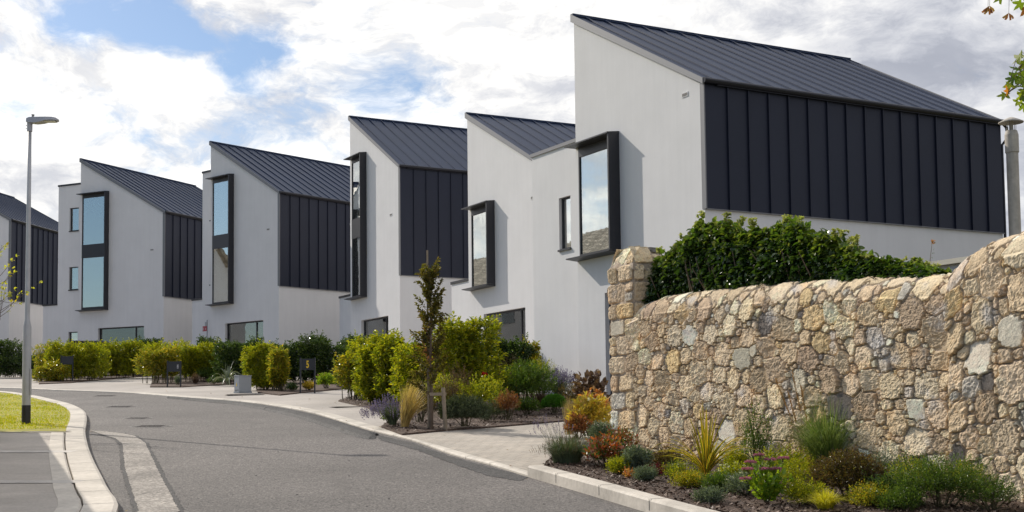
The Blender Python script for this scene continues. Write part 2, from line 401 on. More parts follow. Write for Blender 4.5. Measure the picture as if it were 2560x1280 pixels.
WA = (1.2884, 18.1112); WE = (.45808, -.88891); WN = (-.88891, -.45808)
def wp(s, off=0.0): return (WA[0] + WE[0] * s + WN[0] * off, WA[1] + WE[1] * s + WN[1] * off)
kn = offset_line(KRn, -.17)
sheet('mulch_bed', kn + [(0.383, 15.973), (0.606, 17.608), (0.938, 20.198), wp(-.9, .1), wp(0, -.05), wp(9, -.1), (8, 2)], .085, M['mulch'], thick=.09)

# bark chips scattered on the beds
def chips(poly, n, size, h):
    P = np.array(poly); lo, hi = P.min(0), P.max(0); pts = []
    while len(pts) < n:
        q = lo + (hi - lo) * RNG.random((n * 2, 2)); ins = np.zeros(len(q), bool); j = len(P) - 1
        for i in range(len(P)):
            c = ((P[i, 1] > q[:, 1]) != (P[j, 1] > q[:, 1])) & (q[:, 0] < (P[j, 0] - P[i, 0]) * (q[:, 1] - P[i, 1]) / (P[j, 1] - P[i, 1] + 1e-9) + P[i, 0]); ins ^= c; j = i
        pts += list(q[ins])
    p = np.array(pts[:n]); a = RNG.random(n) * 6.28; l = size * (.4 + RNG.random(n)); w = l * (.25 + .3 * RNG.random(n)); tl = RNG.normal(0, .35, (n, 2))
    u = np.stack([np.cos(a), np.sin(a), tl[:, 0]], 1); v = np.stack([-np.sin(a), np.cos(a), tl[:, 1]], 1)
    c = np.concatenate([p, (.067 * p[:, 1] + h)[:, None]], 1)
    V = np.stack([c - u * l[:, None] / 2 - v * w[:, None] / 2, c + u * l[:, None] / 2 - v * w[:, None] / 2, c + u * l[:, None] / 2 + v * w[:, None] / 2, c - u * l[:, None] / 2 + v * w[:, None] / 2], 1).reshape(-1, 3)
    return V, np.arange(4 * n).reshape(-1, 4)
chipm = leaf_mat('bark_chips', [(.03, .018, .012), (.10, .06, .04), (.06, .03, .02), (.24, .17, .12), (.14, .09, .07)], 0.0, .6, .5)
fb = kn + [(0.383, 15.973), (0.606, 17.608), wp(-.9, .1), wp(9, -.1), (8, 2)]
V, F = chips([p for p in fb if p[1] > 8], 17000, .032, .10); tag(npmesh('bark_chips', V, F, chipm), 'loose dark bark chips covering the bed at the foot of the stone wall', 'bark chips', kind='stuff')
V, F = chips(BEDS[0], 12000, .036, .078); tag(npmesh('bark_chips', V, F, chipm), 'dark bark chips under the shrubs beside the block paved drive', 'bark chips', kind='stuff')

# marks in the road: old trench scar, raised strip of newer tarmac, iron covers
def wob(L, a, closed=True):
    out = []
    L = L + [L[0]] if closed else L
    for i in range(len(L) - 1):
        p, q = Vector(L[i]), Vector(L[i + 1]); k = max(2, int((q - p).length / .07))
        for j in range(k):
            r_ = p.lerp(q, j / k); out.append((r_.x + random.uniform(-a, a), r_.y + random.uniform(-a, a)))
    return out
scar = [(-7.326, 23.419), (-6.916, 23.069), (-6.554, 22.645), (-6.182, 22.059), (-5.588, 20.530), (-4.697, 17.645), (-3.862, 14.961), (-3.063, 12.423), (-3.1, 9), (-3.6, 9), (-3.445, 12.457), (-4.067, 14.405), (-4.785, 16.662), (-5.854, 20.272), (-6.322, 21.494), (-6.820, 22.418)]
cs = (sum(p[0] for p in scar[:11]) / 11, 0)
sheet('trench_scar', wob([(x + (.05 if i < 9 else -.05), y) for i, (x, y) in enumerate(scar)], .014), .004, M['asphalt_new'])
sheet('trench_scar', wob(scar, .008), .008, M['scar'])
KRt = [p for p in smooth_line([(-2.154, 21.285), (-2.445, 22.277), (-3.901, 26.589), (-5.087, 29.488), (-6.498, 32.144), (-7.880, 33.994), (-9.142, 35.776)], .2)]
KRo = [p for p in smooth_line([(-2.123, 20.798), (-2.471, 21.251), (-3.983, 25.743), (-5.101, 28.588), (-6.482, 31.602), (-7.834, 33.583), (-9.104, 35.546)], .2)]
b = MB(); k = min(len(KRt), len(KRo))
for i in range(k):
    t = i / (k - 1); a = Vector(KRt[int(t * (len(KRt) - 1))]); c = Vector(KRo[int(t * (len(KRo) - 1))])
    a = a + (a - c).normalized() * .12
    for q, hh in ((0, .002), (.12, .04), (.5, .06), (.85, .045), (1.0, .0)):
        p = a.lerp(c, q + random.uniform(-.03, .03) * (q > .5)); b.v.append((p.x, p.y, S(p.y) + hh * min(1, i / 2 + .15) + random.uniform(-.003, .003)))
for i in range(k - 1):
    for j in range(4): b.f.append([i * 5 + j, i * 5 + j + 1, (i + 1) * 5 + j + 1, (i + 1) * 5 + j]); b.m.append(0)
tag(b.build('tarmac_lip', M['asphalt_new']), kind='structure')
edge_new = [(0.155, 15.026), (-0.282, 16.240), (-0.794, 17.612), (-1.517, 20.102), (-2.162, 21.621), (-2.033, 20.629), (-1.351, 18.772), (-0.820, 16.960), (-0.288, 15.242), (0.068, 14.671)]
sheet('tarmac_band', wob(edge_new, .02), .004, M['asphalt_new'])
for i, (c, r_, lab) in enumerate((((-6.542, 24.396), .38, 'nearest round iron manhole cover sunk in the road by the lawn bend'), ((-7.467, 26.864), .30, 'small round iron cover in the road just behind the nearest one'), ((-9.162, 31.477), .42, 'round iron manhole cover in the road level with the middle of the lawn'), ((-11.330, 37.467), .42, 'farthest round iron manhole cover where the road turns out of sight'))):
    z = S(c[1]); t = empty('manhole_cover', (c[0], c[1], z + .003), 0, lab, 'manhole cover', 'round iron covers in the road')
    t.rotation_euler = (math.atan(.067), 0, 0)
    b = MB(); b.lathe([(0, .004), (r_ * .80, .004), (r_ * .84, .001)], k=28)
    for a in range(6): b.bar((-r_ * .6, (a - 2.5) * r_ * .22, .006), (r_ * .6, (a - 2.5) * r_ * .22, .006), .03, .004)
    b.build('lid', M['asphalt'], t)
    b = MB(); b.lathe([(r_ * .88, .001), (r_ * .90, .003), (r_ * .97, .003), (r_ * 1.0, .0)], k=28); b.build('frame', M['castiron'], t)
c = (-7.251, 36.455); t = empty('access_cover', (c[0], c[1], S(c[1]) + .034), R(20), 'rectangular recessed cover in the footway in front of the grey cabinet', 'cover')
MB().box(-.5, .5, -.33, .33, 0, .006).build('frame', M['kerb'], t); MB().box(-.42, .42, -.26, .26, .004, .012).build('lid', M['castiron'], t)
c = (-1.794, 21.736); 
c = (-3.694, 29.673); t = empty('access_cover', (c[0], c[1], S(c[1]) + .034), R(30), 'small square cover in the footway beside the yellowing shrub island', 'cover')
MB().box(-.3, .3, -.2, .2, 0, .006).build('lid', M['paving'], t)
# slotted drain grate along the head of the left pavement
t = empty('drain_grate', (*(-7.566, 21.886), S((-7.566, 21.886)[1]) + .104), 0, 'slotted drain channel between the lawn and the left pavement', 'drain')
p0, p1 = (-7.979, 22.041), (-7.134, 21.774); bx, by = p1[0] - p0[0], p1[1] - p0[1]; L = math.hypot(bx, by); t.rotation_euler = (0, 0, math.atan2(by, bx))
MB().box(-L / 2, L / 2, -.05, .05, -.004, .004).build('channel', M['kerb'], t)
b = MB()
for i in range(13): x = -L / 2 + (i + .5) * L / 13; b.box(x - .012, x + .012, -.045, .045, .003, .006)
b.build('slots', M['black'], t)
# joints between the kerb stones
b = MB()
def kerb_joints(La, Lb, h, start, stop):
    acc = 0.0
    for i in range(1, len(La)):
        if not (start < La[i][1] < stop): continue
        acc += math.hypot(La[i][0] - La[i - 1][0], La[i][1] - La[i - 1][1])
        if acc > .92:
            acc = 0; a, c = Vector(La[i]), Vector(Lb[i]); d = (c - a).normalized(); p = Vector((-d.y, d.x)) * .006
            b.add([(q.x, q.y, S(q.y) + h + .002) for q in (a - p, c - p, c + p, a + p)], [(0, 1, 2, 3)])
            b.add([(a.x - p.x - d.x * .002, a.y - p.y - d.y * .002, S(a.y) + h), (a.x + p.x - d.x * .002, a.y + p.y - d.y * .002, S(a.y) + h), (a.x + p.x - d.x * .002, a.y + p.y - d.y * .002, S(a.y) + h - .1), (a.x - p.x - d.x * .002, a.y - p.y - d.y * .002, S(a.y) + h - .1)], [(0, 1, 2, 3)])
kerb_joints(KL, KL1, .10, 10, 40); kerb_joints(KRn, offset_line(KRn, -.17), .125, 8, 16); kerb_joints(KR0, offset_line(KR0, -.24), .035, 15, 36)
tag(b.build('kerb_joint', M['castiron']), kind='structure')
# fallen leaves along the kerbs and on the paving
def litter(pts, n_, spread):
    P = []
    for _ in range(n_):
        q = random.choice(pts); P.append((q[0] + random.gauss(0, spread), q[1] + random.gauss(0, spread * 1.5)))
    return P
LT = [(x, y, S(y) + .010) for x, y in litter([p for p in KL if 12 < p[1] < 26], 70, .06) ] + [(x, y, S(y) + .045) for x, y in litter([p for p in offset_line(KR0, -.9) if 16 < p[1] < 40], 90, .8)]
LT = [q for q in LT if True]
b = MB()
for x, y, z in LT:
    a = random.uniform(0, 6.28); l = random.uniform(.012, .032); u = Vector((math.cos(a), math.sin(a), random.uniform(-.2, .4))) * l; v = Vector((-math.sin(a), math.cos(a), random.uniform(-.2, .2))) * l * .6; c0 = Vector((x, y, z + .004))
    b.add([c0 - u, c0 + v, c0 + u, c0 - v], [(0, 1, 2, 3)])
tag(b.build('fallen_leaves', leaf_mat('fallen_leaf', [(.20, .10, .04), (.32, .18, .06), (.12, .07, .04), (.36, .26, .08)], .2, .7)), 'small fallen autumn leaves along the kerb and scattered on the footway', 'leaves', kind='stuff')
# loose grit on the road and pavement
b = MB()
for i in range(40):
    px = random.random(); x = -3.5 + random.random() * 5.5; y = 12.5 + random.random() ** 1.3 * 16
    if x > .6 - (y - 12) * .26: x -= 3
    r_ = random.uniform(.004, .011); z = S(y)
    b.lathe([(0, -.002), (r_, 0), (r_ * .8, r_ * .8), (0, r_)], (x, y, z), 5)
tag(b.build('road_grit', M['castiron']), 'scattered dark grit and chippings on the asphalt', 'grit', kind='stuff')
# ---------------------------------------------------------------- houses
def slab_holes(b, y0, y1, z0, top, holes, x0, x1, bot=None):
    ys_ = sorted({y0, y1} | {h[0] for h in holes} | {h[1] for h in holes}); ys_ = [y for y in ys_ if y0 <= y <= y1]
    for ya, yb in zip(ys_[:-1], ys_[1:]):
        iv = [(z0, None)]
        for h in sorted([h for h in holes if h[0] <= ya + 1e-6 and h[1] >= yb - 1e-6], key=lambda h: h[2]):
            lo, hi = iv.pop(); iv += [(lo, h[2]), (h[3], hi)]
        for lo, hi in iv:
            if hi is not None and hi - lo < 1e-4: continue
            ta = top(ya) if hi is None else hi; tb = top(yb) if hi is None else hi
            b.hexa([(x0, ya, lo), (x0, yb, lo), (x1, yb, lo), (x1, ya, lo)], [(x0, ya, ta), (x0, yb, tb), (x1, yb, tb), (x1, ya, ta)])

def drape(x, ya, yb, za, zb, n=40, amp=.035, per=.13, seed=0):
    rs = random.Random(seed); b = MB(); ph = 0
    for i in range(n + 1):
        y = ya + (yb - ya) * i / n; ph += 2 * math.pi * abs(yb - ya) / n / per * rs.uniform(.6, 1.4); d = amp * math.sin(ph)
        b.v += [(x + d, y, za), (x + d * .6, y, zb)]
    for i in range(n): b.f.append([2 * i, 2 * i + 2, 2 * i + 3, 2 * i + 1]); b.m.append(0)
    return b

def window(root, y0, y1, z0, z1, xr=.14, mull=None, curt=(), blind=None, sill=True, fw=.06, seed=0, pane_m='glassdark'):
    b = MB(); x0, x1 = xr - .02, xr + .05
    b.box(x0, x1, y0 + .002, y1 - .002, z1 - fw, z1 - .002); b.box(x0, x1, y0 + .002, y1 - .002, z0 + .002, z0 + fw)
    b.box(x0, x1, y0 + .002, y0 + fw, z0 + fw, z1 - fw); b.box(x0, x1, y1 - fw, y1 - .002, z0 + fw, z1 - fw)
    for q in (mull or []): b.box(x0, x1, q - fw / 2, q + fw / 2, z0 + fw, z1 - fw)
    w = b.build('window', M['dark'], root)
    MB().box(xr + .012, xr + .02, y0 + fw, y1 - fw, z0 + fw, z1 - fw).build('pane', M[pane_m], w)
    for i, (a, c) in enumerate(curt): drape(xr + .16, a, c, z0, z1, seed=seed + i).build('curtain', M['curtain'], w, smooth=True)
    if blind:
        q = MB(); k = int((z1 - z0) / .05)
        for i in range(k): z = z0 + i * .05; q.add([(xr + .10, blind[0], z), (xr + .10, blind[1], z), (xr + .13, blind[1], z + .025), (xr + .13, blind[0], z + .025)], [(0, 1, 2, 3)])
        q.build('blind', M['cab'], w)
    if sill: MB().box(-.045, xr - .02, y0 - .02, y1 + .02, z0 - .05, z0 - .003).build('sill', M['dark'], w)
    return w

def seams(b, xs, ya, za, yb, zb, w, h):
    """standing ribs between two edges of a sloping or upright sheet"""
    d = Vector((0, yb - ya, zb - za)).normalized(); nn = Vector((0, -d.z, d.y)) * h
    if nn.z < 0 and abs(nn.z) > 1e-6: nn = -nn
    for x in xs:
        p = [(x - w / 2, ya, za), (x + w / 2, ya, za), (x + w / 2, yb, zb), (x - w / 2, yb, zb)]
        b.hexa(p, [(q[0], q[1] + nn.y, q[2] + nn.z) for q in p])

def house(P):
    gz = S(P['o'][1]); root = empty('house', (P['o'][0], P['o'][1], gz), R(P['th']), P['label'], 'house', 'white gabled houses along the road')
    Wd, D, ze, zt = P['W'], P['D'], P['ze'], P['zt']; y00 = P.get('y0', 0.0); sl = (zt - ze) / Wd
    rt = .13; top = lambda y: ze + sl * y - rt; z0 = -1.2
    bay = P['bay']; gw = P['gw']; yb0, yb1 = bay['y']
    holes = [(yb0 + .05, yb1 - .11, bay['zb'] + .05, bay['zt'] - .02), (gw[0], gw[1], gw[2], gw[3])]
    b = MB(); slab_holes(b, y00, Wd, z0, top, holes, 0, .3)
    b.hexa([(.3, y00, z0), (D, y00, z0), (D, y00 + .3, z0), (.3, y00 + .3, z0)], [(.3, y00, top(y00)), (D, y00, top(y00)), (D, y00 + .3, top(y00 + .3)), (.3, y00 + .3, top(y00 + .3))])
    b.hexa([(.3, Wd - .3, z0), (D, Wd - .3, z0), (D, Wd, z0), (.3, Wd, z0)], [(.3, Wd - .3, top(Wd - .3)), (D, Wd - .3, top(Wd - .3)), (D, Wd, top(Wd)), (.3, Wd, top(Wd))])
    slab_holes(b, y00 + .3, Wd - .3, z0, top, [], D - .3, D)
    b.build('wall', M['render'], root)
    b = MB(); fl = bay['zb'] - .12
    for f in ([fl, fl + 3.0] if len(bay['glass']) == 2 else [fl]):
        if f < ze - 1.5: b.box(.35, D - .35, y00 + .32, Wd - .32, f - .25, f)
    b.box(3.3, 3.4, y00 + .31, Wd - .31, z0, ze - .6); b.build('room_partition', M['room'], root)
    # roof sheet, ribs, verge
    ov = .05; b = MB(); ya, yb = y00 - .10, Wd + .05; za, zb = ze + sl * ya, ze + sl * yb
    b.hexa([(-ov, ya, za - .05), (D + ov, ya, za - .05), (D + ov, yb, zb - rt), (-ov, yb, zb - rt)], [(-ov, ya, za), (D + ov, ya, za), (D + ov, yb, zb), (-ov, yb, zb)])
    k = int((D + .1) / .556); seams(b, [.30 + i * .556 for i in range(k + 1) if .30 + i * .556 < D], ya + .01, za, yb - .10, zb - sl * .08, .036, .034)
    b.box(-ov, D + ov, yb - .09, yb, zb - sl * .05, zb + .035)
    b.build('roof', M['seam_roof'], root)
    b = MB()
    for xa, xb in ((-ov - .02, -ov - .002), (D + ov + .002, D + ov + .02)):
        b.hexa([(xa, ya, za - .10), (xb, ya, za - .10), (xb, yb, zb - .16), (xa, yb, zb - .16)], [(xa, ya, za + .03), (xb, ya, za + .03), (xb, yb, zb + .03), (xa, yb, zb + .03)])
    b.box(-ov, D + ov, Wd + .052, Wd + .07, zb - .16, zb + .02)
    b.build('verge_trim', M['trim'], root)
    if P.get('clad', True):
        cb = P['cb']; b = MB(); yc = y00; b.box(.02, D, yc - .045, yc - .002, cb, ze - .08)
        k = int(D / .556)
        for i in range(1, k + 1):
            x = .05 + i * .556
            if x < D: b.box(x - .012, x + .012, yc - .09, yc - .047, cb + .002, ze - .10)
        b.build('cladding', M['clad'], root)
        b = MB(); b.box(-.012, .018, yc - .06, yc + .075, cb - .01, ze - .1); b.box(.02, D + .01, yc - .055, yc - .002, cb - .022, cb - .002)
        b.build('corner_trim', M['trim'], root)
    b = MB(); yg = y00 - .13; b.tube([(-ov - .01, yg, ze - .075), (D + ov, yg, ze - .075)], .062, 12)
    b.box(.3, D, y00 - .13, y00 - .05, ze - .15, ze - .075)
    if P.get('pipe'):
        b.tube([(D - .02, yg, ze - .12), (D + .10, yg, ze - .2), (D + .16, yg + .02, ze - .34), (D + .13, yg + .05, ze - .5), (D + .04, yg + .1, ze - .62), (D + .04, yg + .1, ze - 6)], .035, 8)
    b.build('gutter', M['gutter'], root)
    # projecting window: plates, side fin, glass, spandrel
    b = MB(); p = P.get('p', .33); zb_, zt_ = bay['zb'], bay['zt']
    b.hexa([(-p, yb0 - .02, zt_ - .03), (-p, yb1, zt_ - .03), (.03, yb1 - .0, zt_ - .03), (.03, yb0 - .02, zt_ - .03)], [(-p, yb0 - .02, zt_), (-p, yb1, zt_), (-.002, yb1, zt_ + .04), (-.002, yb0 - .02, zt_ + .04)])
    b.hexa([(-p, yb0 - .02, zb_), (-p, yb1, zb_), (.03, yb1, zb_ - .035), (.03, yb0 - .02, zb_ - .035)], [(-p, yb0 - .02, zb_ + .025), (-p, yb1, zb_ + .025), (.03, yb1, zb_ + .04), (.03, yb0 - .02, zb_ + .04)])
    b.box(-p + .03, .02, yb0 - .015, yb0 + .04, zb_ + .04, zt_ - .03)
    gy0, gy1 = yb0 + .05, yb1 - .11
    gs = bay['glass']; b.box(.0, .09, gy0, gy1, gs[-1][1], zt_ - .032); b.box(.0, .09, gy0, gy1, zb_ + .042, gs[0][0])
    for ga, gb in gs: b.box(.0, .09, gy1 - .045, gy1, ga, gb); b.box(.0, .09, gy0, gy0 + .03, ga, gb)
    bw = b.build('bay_window', M['dark'], root)
    for i, (ga, gb) in enumerate(gs):
        MB().box(.03, .038, gy0 + .03, gy1 - .045, ga, gb).build('pane', M['glass'], bw)
        w_ = gy1 - gy0
        for j, (a, c) in enumerate(bay.get('curt', [(.55, .98)])): drape(.13, gy0 + w_ * a, gy0 + w_ * c, ga, gb, seed=int(P['o'][0] * 7) + i * 3 + j).build('curtain', M['curtain'], bw, smooth=True)
    if len(gs) == 2: MB().box(-.01, .09, gy0, gy1, gs[0][1], gs[1][0]).build('spandrel', M['dark'], bw)
    window(root, *gw, mull=P.get('mull'), curt=P.get('gcurt', ()), blind=P.get('blind'), sill=False, seed=int(abs(P['o'][1])))
    # flat roofed link and single storey part to the left
    y = Wd
    for (ye, zl, r_, dk, wins) in P['links']:
        b = MB(); slab_holes(b, y + .001, ye, z0, lambda q, zl=zl: zl, [(w[0], w[1], w[2], w[3]) for w in wins], r_, r_ + .3)
        b.box(r_ + .301, r_ + 5, y + .001, y + .2, z0, zl); b.box(r_ + .301, r_ + 5, ye - .2, ye, z0, zl); b.box(r_ + 4.8, r_ + 5, y + .2, ye - .2, z0, zl)
        b.box(r_ + .301, r_ + 4.8, y + .2, ye - .2, zl - .3, zl - .01)
        b.build('link_wall', M['render'], root)
        MB().box(r_ - .035, r_ + 5, y + .002, ye + .03, zl, zl + .09).build('coping', M['dark' if dk else 'trim'], root)
        for w in wins:
            wroot = empty('link_window', (0, 0, 0)); wroot.parent = root; wroot.location = (r_, 0, 0)
            ww = window(wroot, *w, xr=.10, fw=.04, sill=True, pane_m='glass')
            ww.parent = root; ww.location = (r_, 0, 0); bpy.data.objects.remove(wroot)
        y = ye
    for (yv, zv) in P.get('vents', []):
        b = MB(); b.box(-.012, .0, yv - .11, yv + .11, zv - .05, zv + .05); vv = b.build('wall_vent', M['render'], root)
        b = MB()
        for i in range(4): b.box(-.016, -.0125, yv - .09 + i * .048, yv - .055 + i * .048, zv - .03, zv + .03)
        b.build('grille', M['castiron'], vv)
    return root

HOUSES = [
 dict(o=(-17.105, 66.0), th=64, W=5.45, D=9.0, ze=7.90, zt=10.98, cb=3.66, label='white gabled house second from left with a tall double window reflecting blue sky',
      bay=dict(y=(3.56, 5.45), zb=3.17, zt=9.15, glass=[(3.35, 5.87), (6.55, 8.95)], curt=[(.0, .16), (.3, .95)]), gw=(1.23, 4.21, .2, 2.25), mull=[1.85], gcurt=[(1.35, 1.65)],
      links=[(7.4, 9.8, .45, True, [(6.0, 6.62, 7.42, 8.62), (6.0, 6.62, 4.36, 5.54), (6.0, 6.62, .3, 2.18)]), (8.4, 3.6, .45, True, [])], vents=[(.75, 6.0)]),
 dict(o=(-10.400, 60.0), th=48.7, W=5.08, D=9.0, ze=8.16, zt=11.12, cb=3.88, label='white gabled house third from the left with closed blind in its ground floor window',
      bay=dict(y=(3.30, 5.05), zb=3.32, zt=9.34, glass=[(3.45, 5.98), (6.62, 9.12)], curt=[(.5, .95)]), gw=(1.11, 3.93, .3, 2.41), mull=[1.75], blind=(1.8, 3.8),
      links=[(6.35, 9.85, .45, True, [(5.28, 5.72, 7.5, 8.6), (5.28, 5.72, 4.4, 5.5)]), (7.15, 3.72, .45, True, [])], vents=[(.75, 6.5)]),
 dict(o=(-4.407, 53.0), th=29.7, W=4.98, D=8.5, ze=8.40, zt=11.33, cb=3.98, label='white gabled house in the middle with dark side cladding behind the slim tree',
      bay=dict(y=(3.25, 4.93), zb=3.42, zt=9.46, glass=[(3.56, 6.01), (6.84, 9.27)], curt=[(.5, .98)]), gw=(1.11, 3.85, .3, 2.46), mull=[1.6],
      links=[(6.0, 6.8, .45, False, []), (7.3, 3.7, .45, True, [])], vents=[(.8, 6.5)]),
 dict(o=(.95, 40.92), th=28, W=5.1, y0=0.0, D=8.5, ze=6.86, zt=9.44, cb=3.9, label='white gabled house left of the tallest one, single upper window box over a curtained window',
      bay=dict(y=(3.15, 4.98), zb=3.38, zt=6.14, glass=[(3.50, 5.90)], curt=[(.0, .12), (.55, .97)]), gw=(1.12, 4.0, .2, 2.5), mull=[1.62], gcurt=[(2.75, 3.9), (1.2, 1.45)],
      links=[(5.75, 7.12, .45, False, []), (7.4, 3.83, .45, True, [])], vents=[(.55, 5.86)]),
 dict(o=(4.0711, 28.0), th=29, W=5.09, D=8.93, ze=6.96, zt=9.68, cb=4.19, pipe=True, label='largest white gabled house on the right with long dark cladding above the ivy',
      bay=dict(y=(3.20, 5.09), zb=3.66, zt=6.42, glass=[(3.79, 6.16)], curt=[(.0, .1), (.5, .62)]), gw=(1.1, 3.9, .3, 2.76), mull=[1.6],
      links=[(6.15, 7.22, .45, False, []), (7.75, 6.68, .3, False, [])], vents=[(.61, 6.74)]),
 dict(o=(-27.133, 72.5), th=80, W=5.1, D=9.0, ze=8.18, zt=11.0, cb=3.77, label='white gabled house at the far left edge, mostly dark cladding behind the lamp post',
      bay=dict(y=(3.3, 5.05), zb=3.4, zt=9.3, glass=[(3.5, 6.0), (6.6, 9.1)]), gw=(1.1, 3.9, .3, 2.4), links=[(7.4, 9.8, .45, True, []), (8.4, 3.6, .45, True, [])]),
]
roots = []
for P in HOUSES:
    if P['o'][0] == 4.0711:                         # the nearest house: its link carries a window on the upper floor
        P['links'] = [(7.75, 6.68, .3, False, [(5.86, 6.42, 4.09, 5.40)])]
    roots.append(house(P))
hE = roots[4]
b = MB(); b.box(.85, 4, 5.11, 5.92, 6.77, 7.15); b.build('link_wall', M['render'], hE); MB().box(.81, 4, 5.1, 5.95, 7.15, 7.24).build('coping', M['trim'], hE)
# door intercom beside the corner of the nearest house
t = empty('intercom', (0, 0, 0), R(29), 'small black door intercom on the white wall left of the stone pier', 'intercom')
q = Matrix.Rotation(R(29), 4, 'Z') @ Vector((.27, 5.22, 0)); t.location = (4.0711 + q.x, 28 + q.y, S(28) + 1.88)
MB().box(0, .035, -.05, .05, -.13, .13).build('panel', M['dark'], t, bevel=.004)
MB().box(-.004, 0, -.035, .035, -.10, -.01).build('speaker_plate', M['silver'], t); b = MB(); b.lathe([(0, 0), (.018, 0)], (0, 0, 0), 10)
t = empty('sale_board', (0, 0, 0), R(48.7), 'small red and grey board on a thin post beside the third house', 'sign')
q = Matrix.Rotation(R(48.7), 4, 'Z') @ Vector((-.1, 5.18, 0)); t.location = (-10.4 + q.x, 60 + q.y, S(60) - .5)
MB().box(-.02, .02, -.02, .02, -.6, 3.15).build('post', M['cab'], t)
MB().box(-.03, -.02, .0, .14, 2.85, 3.05).build('upper_plate', M['cab'], t)
pl = MB().box(-.045, -.032, -.02, .30, 2.62, 2.86).build('red_plate', M['red'], t)
b = MB(); b.box(-.050, -.046, .24, .27, 2.66, 2.80); b.box(-.050, -.046, .03, .10, 2.68, 2.70); b.box(-.050, -.046, .03, .10, 2.74, 2.76); b.build('lettering', M['white'], pl)
# low dark railings between the houses
for (i, (hx, hy, th, a, c), lab) in ((0, (-20.2, 71.2, 80, 0, 0), 'black side railing between the two houses at the far left'), (1, (-13.9, 70.5, 64, 0, 0), 'black side railing between the second and third house')):
    t = empty('railing', (hx, hy, S(hy)), R(th), lab, 'railing', 'black railings in the side gaps')
    b = MB(); b.bar((0, -1.6, 1.9), (0, 1.6, 1.9), .04, .04); b.bar((0, -1.6, 1.0), (0, 1.6, 1.0), .04, .04)
    for k in range(12): b.box(-.012, .012, -1.55 + k * .28 - .012, -1.55 + k * .28 + .012, 0, 1.88)
    b.build('bars', M['black'], t)

# houses across the road, outside the picture on the left: they show only as reflections in the window glass
def tiled_house(x, y, rz, lab):
    t = empty('tiled_house', (x, y, S(min(y, 85)) + .6), R(rz), lab, 'house', 'tile roofed houses across the road')
    b = MB(); b.box(-6, 6, -4, 4, -1, 5.4); b.hexa([(-5.9, -4, 5.4), (-5.9, 4, 5.4), (-5.9, 0, 8.2)], [(5.9, -4, 5.4), (5.9, 4, 5.4), (5.9, 0, 8.2)]); b.build('wall', M['render'], t)
    for s in (-1, 1):
        nu, nv = 121, 60; U, Vv = np.meshgrid(np.linspace(-6.3, 6.3, nu), np.linspace(0, 1, nv), indexing='ij')
        z = 8.45 - Vv * 3.25 + .04 * np.sin(U * 21) + .05 * ((Vv * 15) % 1); Y = s * Vv * 4.6
        V = np.stack([U, Y, z], -1).reshape(-1, 3); I = np.arange(nu * nv).reshape(nu, nv)
        F = np.stack([I[:-1, :-1], I[1:, :-1], I[1:, 1:], I[:-1, 1:]], -1).reshape(-1, 4); npmesh('roof', V, F, M['tile'], t)
    for k in range(3):
        b = MB(); b.box(-4.6 + k * 3.6, -3.2 + k * 3.6, -4.04, -4.0, 2.9, 4.3); b.build('window', M['glassdark'], t)
tiled_house(-35, 50, 118, 'pale tile roofed house outside the left edge, seen mirrored in the windows')
tiled_house(-43, 71, 112, 'second tile roofed house farther up outside the left edge, seen mirrored')
tiled_house(-50, 90, 100, 'third tile roofed house far outside the left edge, seen mirrored')
# boundary wall outside the left edge that shades the near pavement
t = empty('boundary_wall', (-10.1, 23.9, S(23.9)), math.atan2(-.94, .33), 'rendered boundary wall just outside the left edge that shades the pavement', 'wall')
MB().box(0, 14, -.25, 0, -1.5, 2.15).build('wall', M['render'], t); MB().box(-.05, 14, -.30, .05, 2.152, 2.22).build('coping', M['cream'], t)
for o in list(t.children): pass
# ---------------------------------------------------------------- rubble stone wall
def vnoise(x, y, seed=0):
    xi = np.floor(x).astype(np.int64); yi = np.floor(y).astype(np.int64); fx = x - xi; fy = y - yi
    fx = fx * fx * (3 - 2 * fx); fy = fy * fy * (3 - 2 * fy)
    def h(a, b):
        n_ = (a * 374761393 + b * 668265263 + seed * 1442695041) & 0x7fffffff; n_ = ((n_ ^ (n_ >> 13)) * 1274126177) & 0x7fffffff
        return ((n_ ^ (n_ >> 16)) & 0xffff) / 65535.0
    return (h(xi, yi) * (1 - fx) + h(xi + 1, yi) * fx) * (1 - fy) + (h(xi, yi + 1) * (1 - fx) + h(xi + 1, yi + 1) * fx) * fy
def fbm(x, y, f, o=4, seed=0, r_=.5):
    s = 0; a = 1; t = 0
    for i in range(o): s = s + a * vnoise(x * f, y * f, seed + i * 17); t += a; a *= r_; f *= 2.03
    return s / t * 2 - 1

PAL = [((.60, .50, .38), 32), ((.54, .44, .325), 26), ((.66, .57, .45), 18), ((.46, .37, .275), 10), ((.60, .47, .29), 4), ((.46, .435, .405), 8), ((.48, .46, .40), 4), ((.15, .14, .14), 3), ((.70, .66, .59), 4), ((.40, .31, .24), 4)]
MORTAR = np.array((.42, .345, .27))

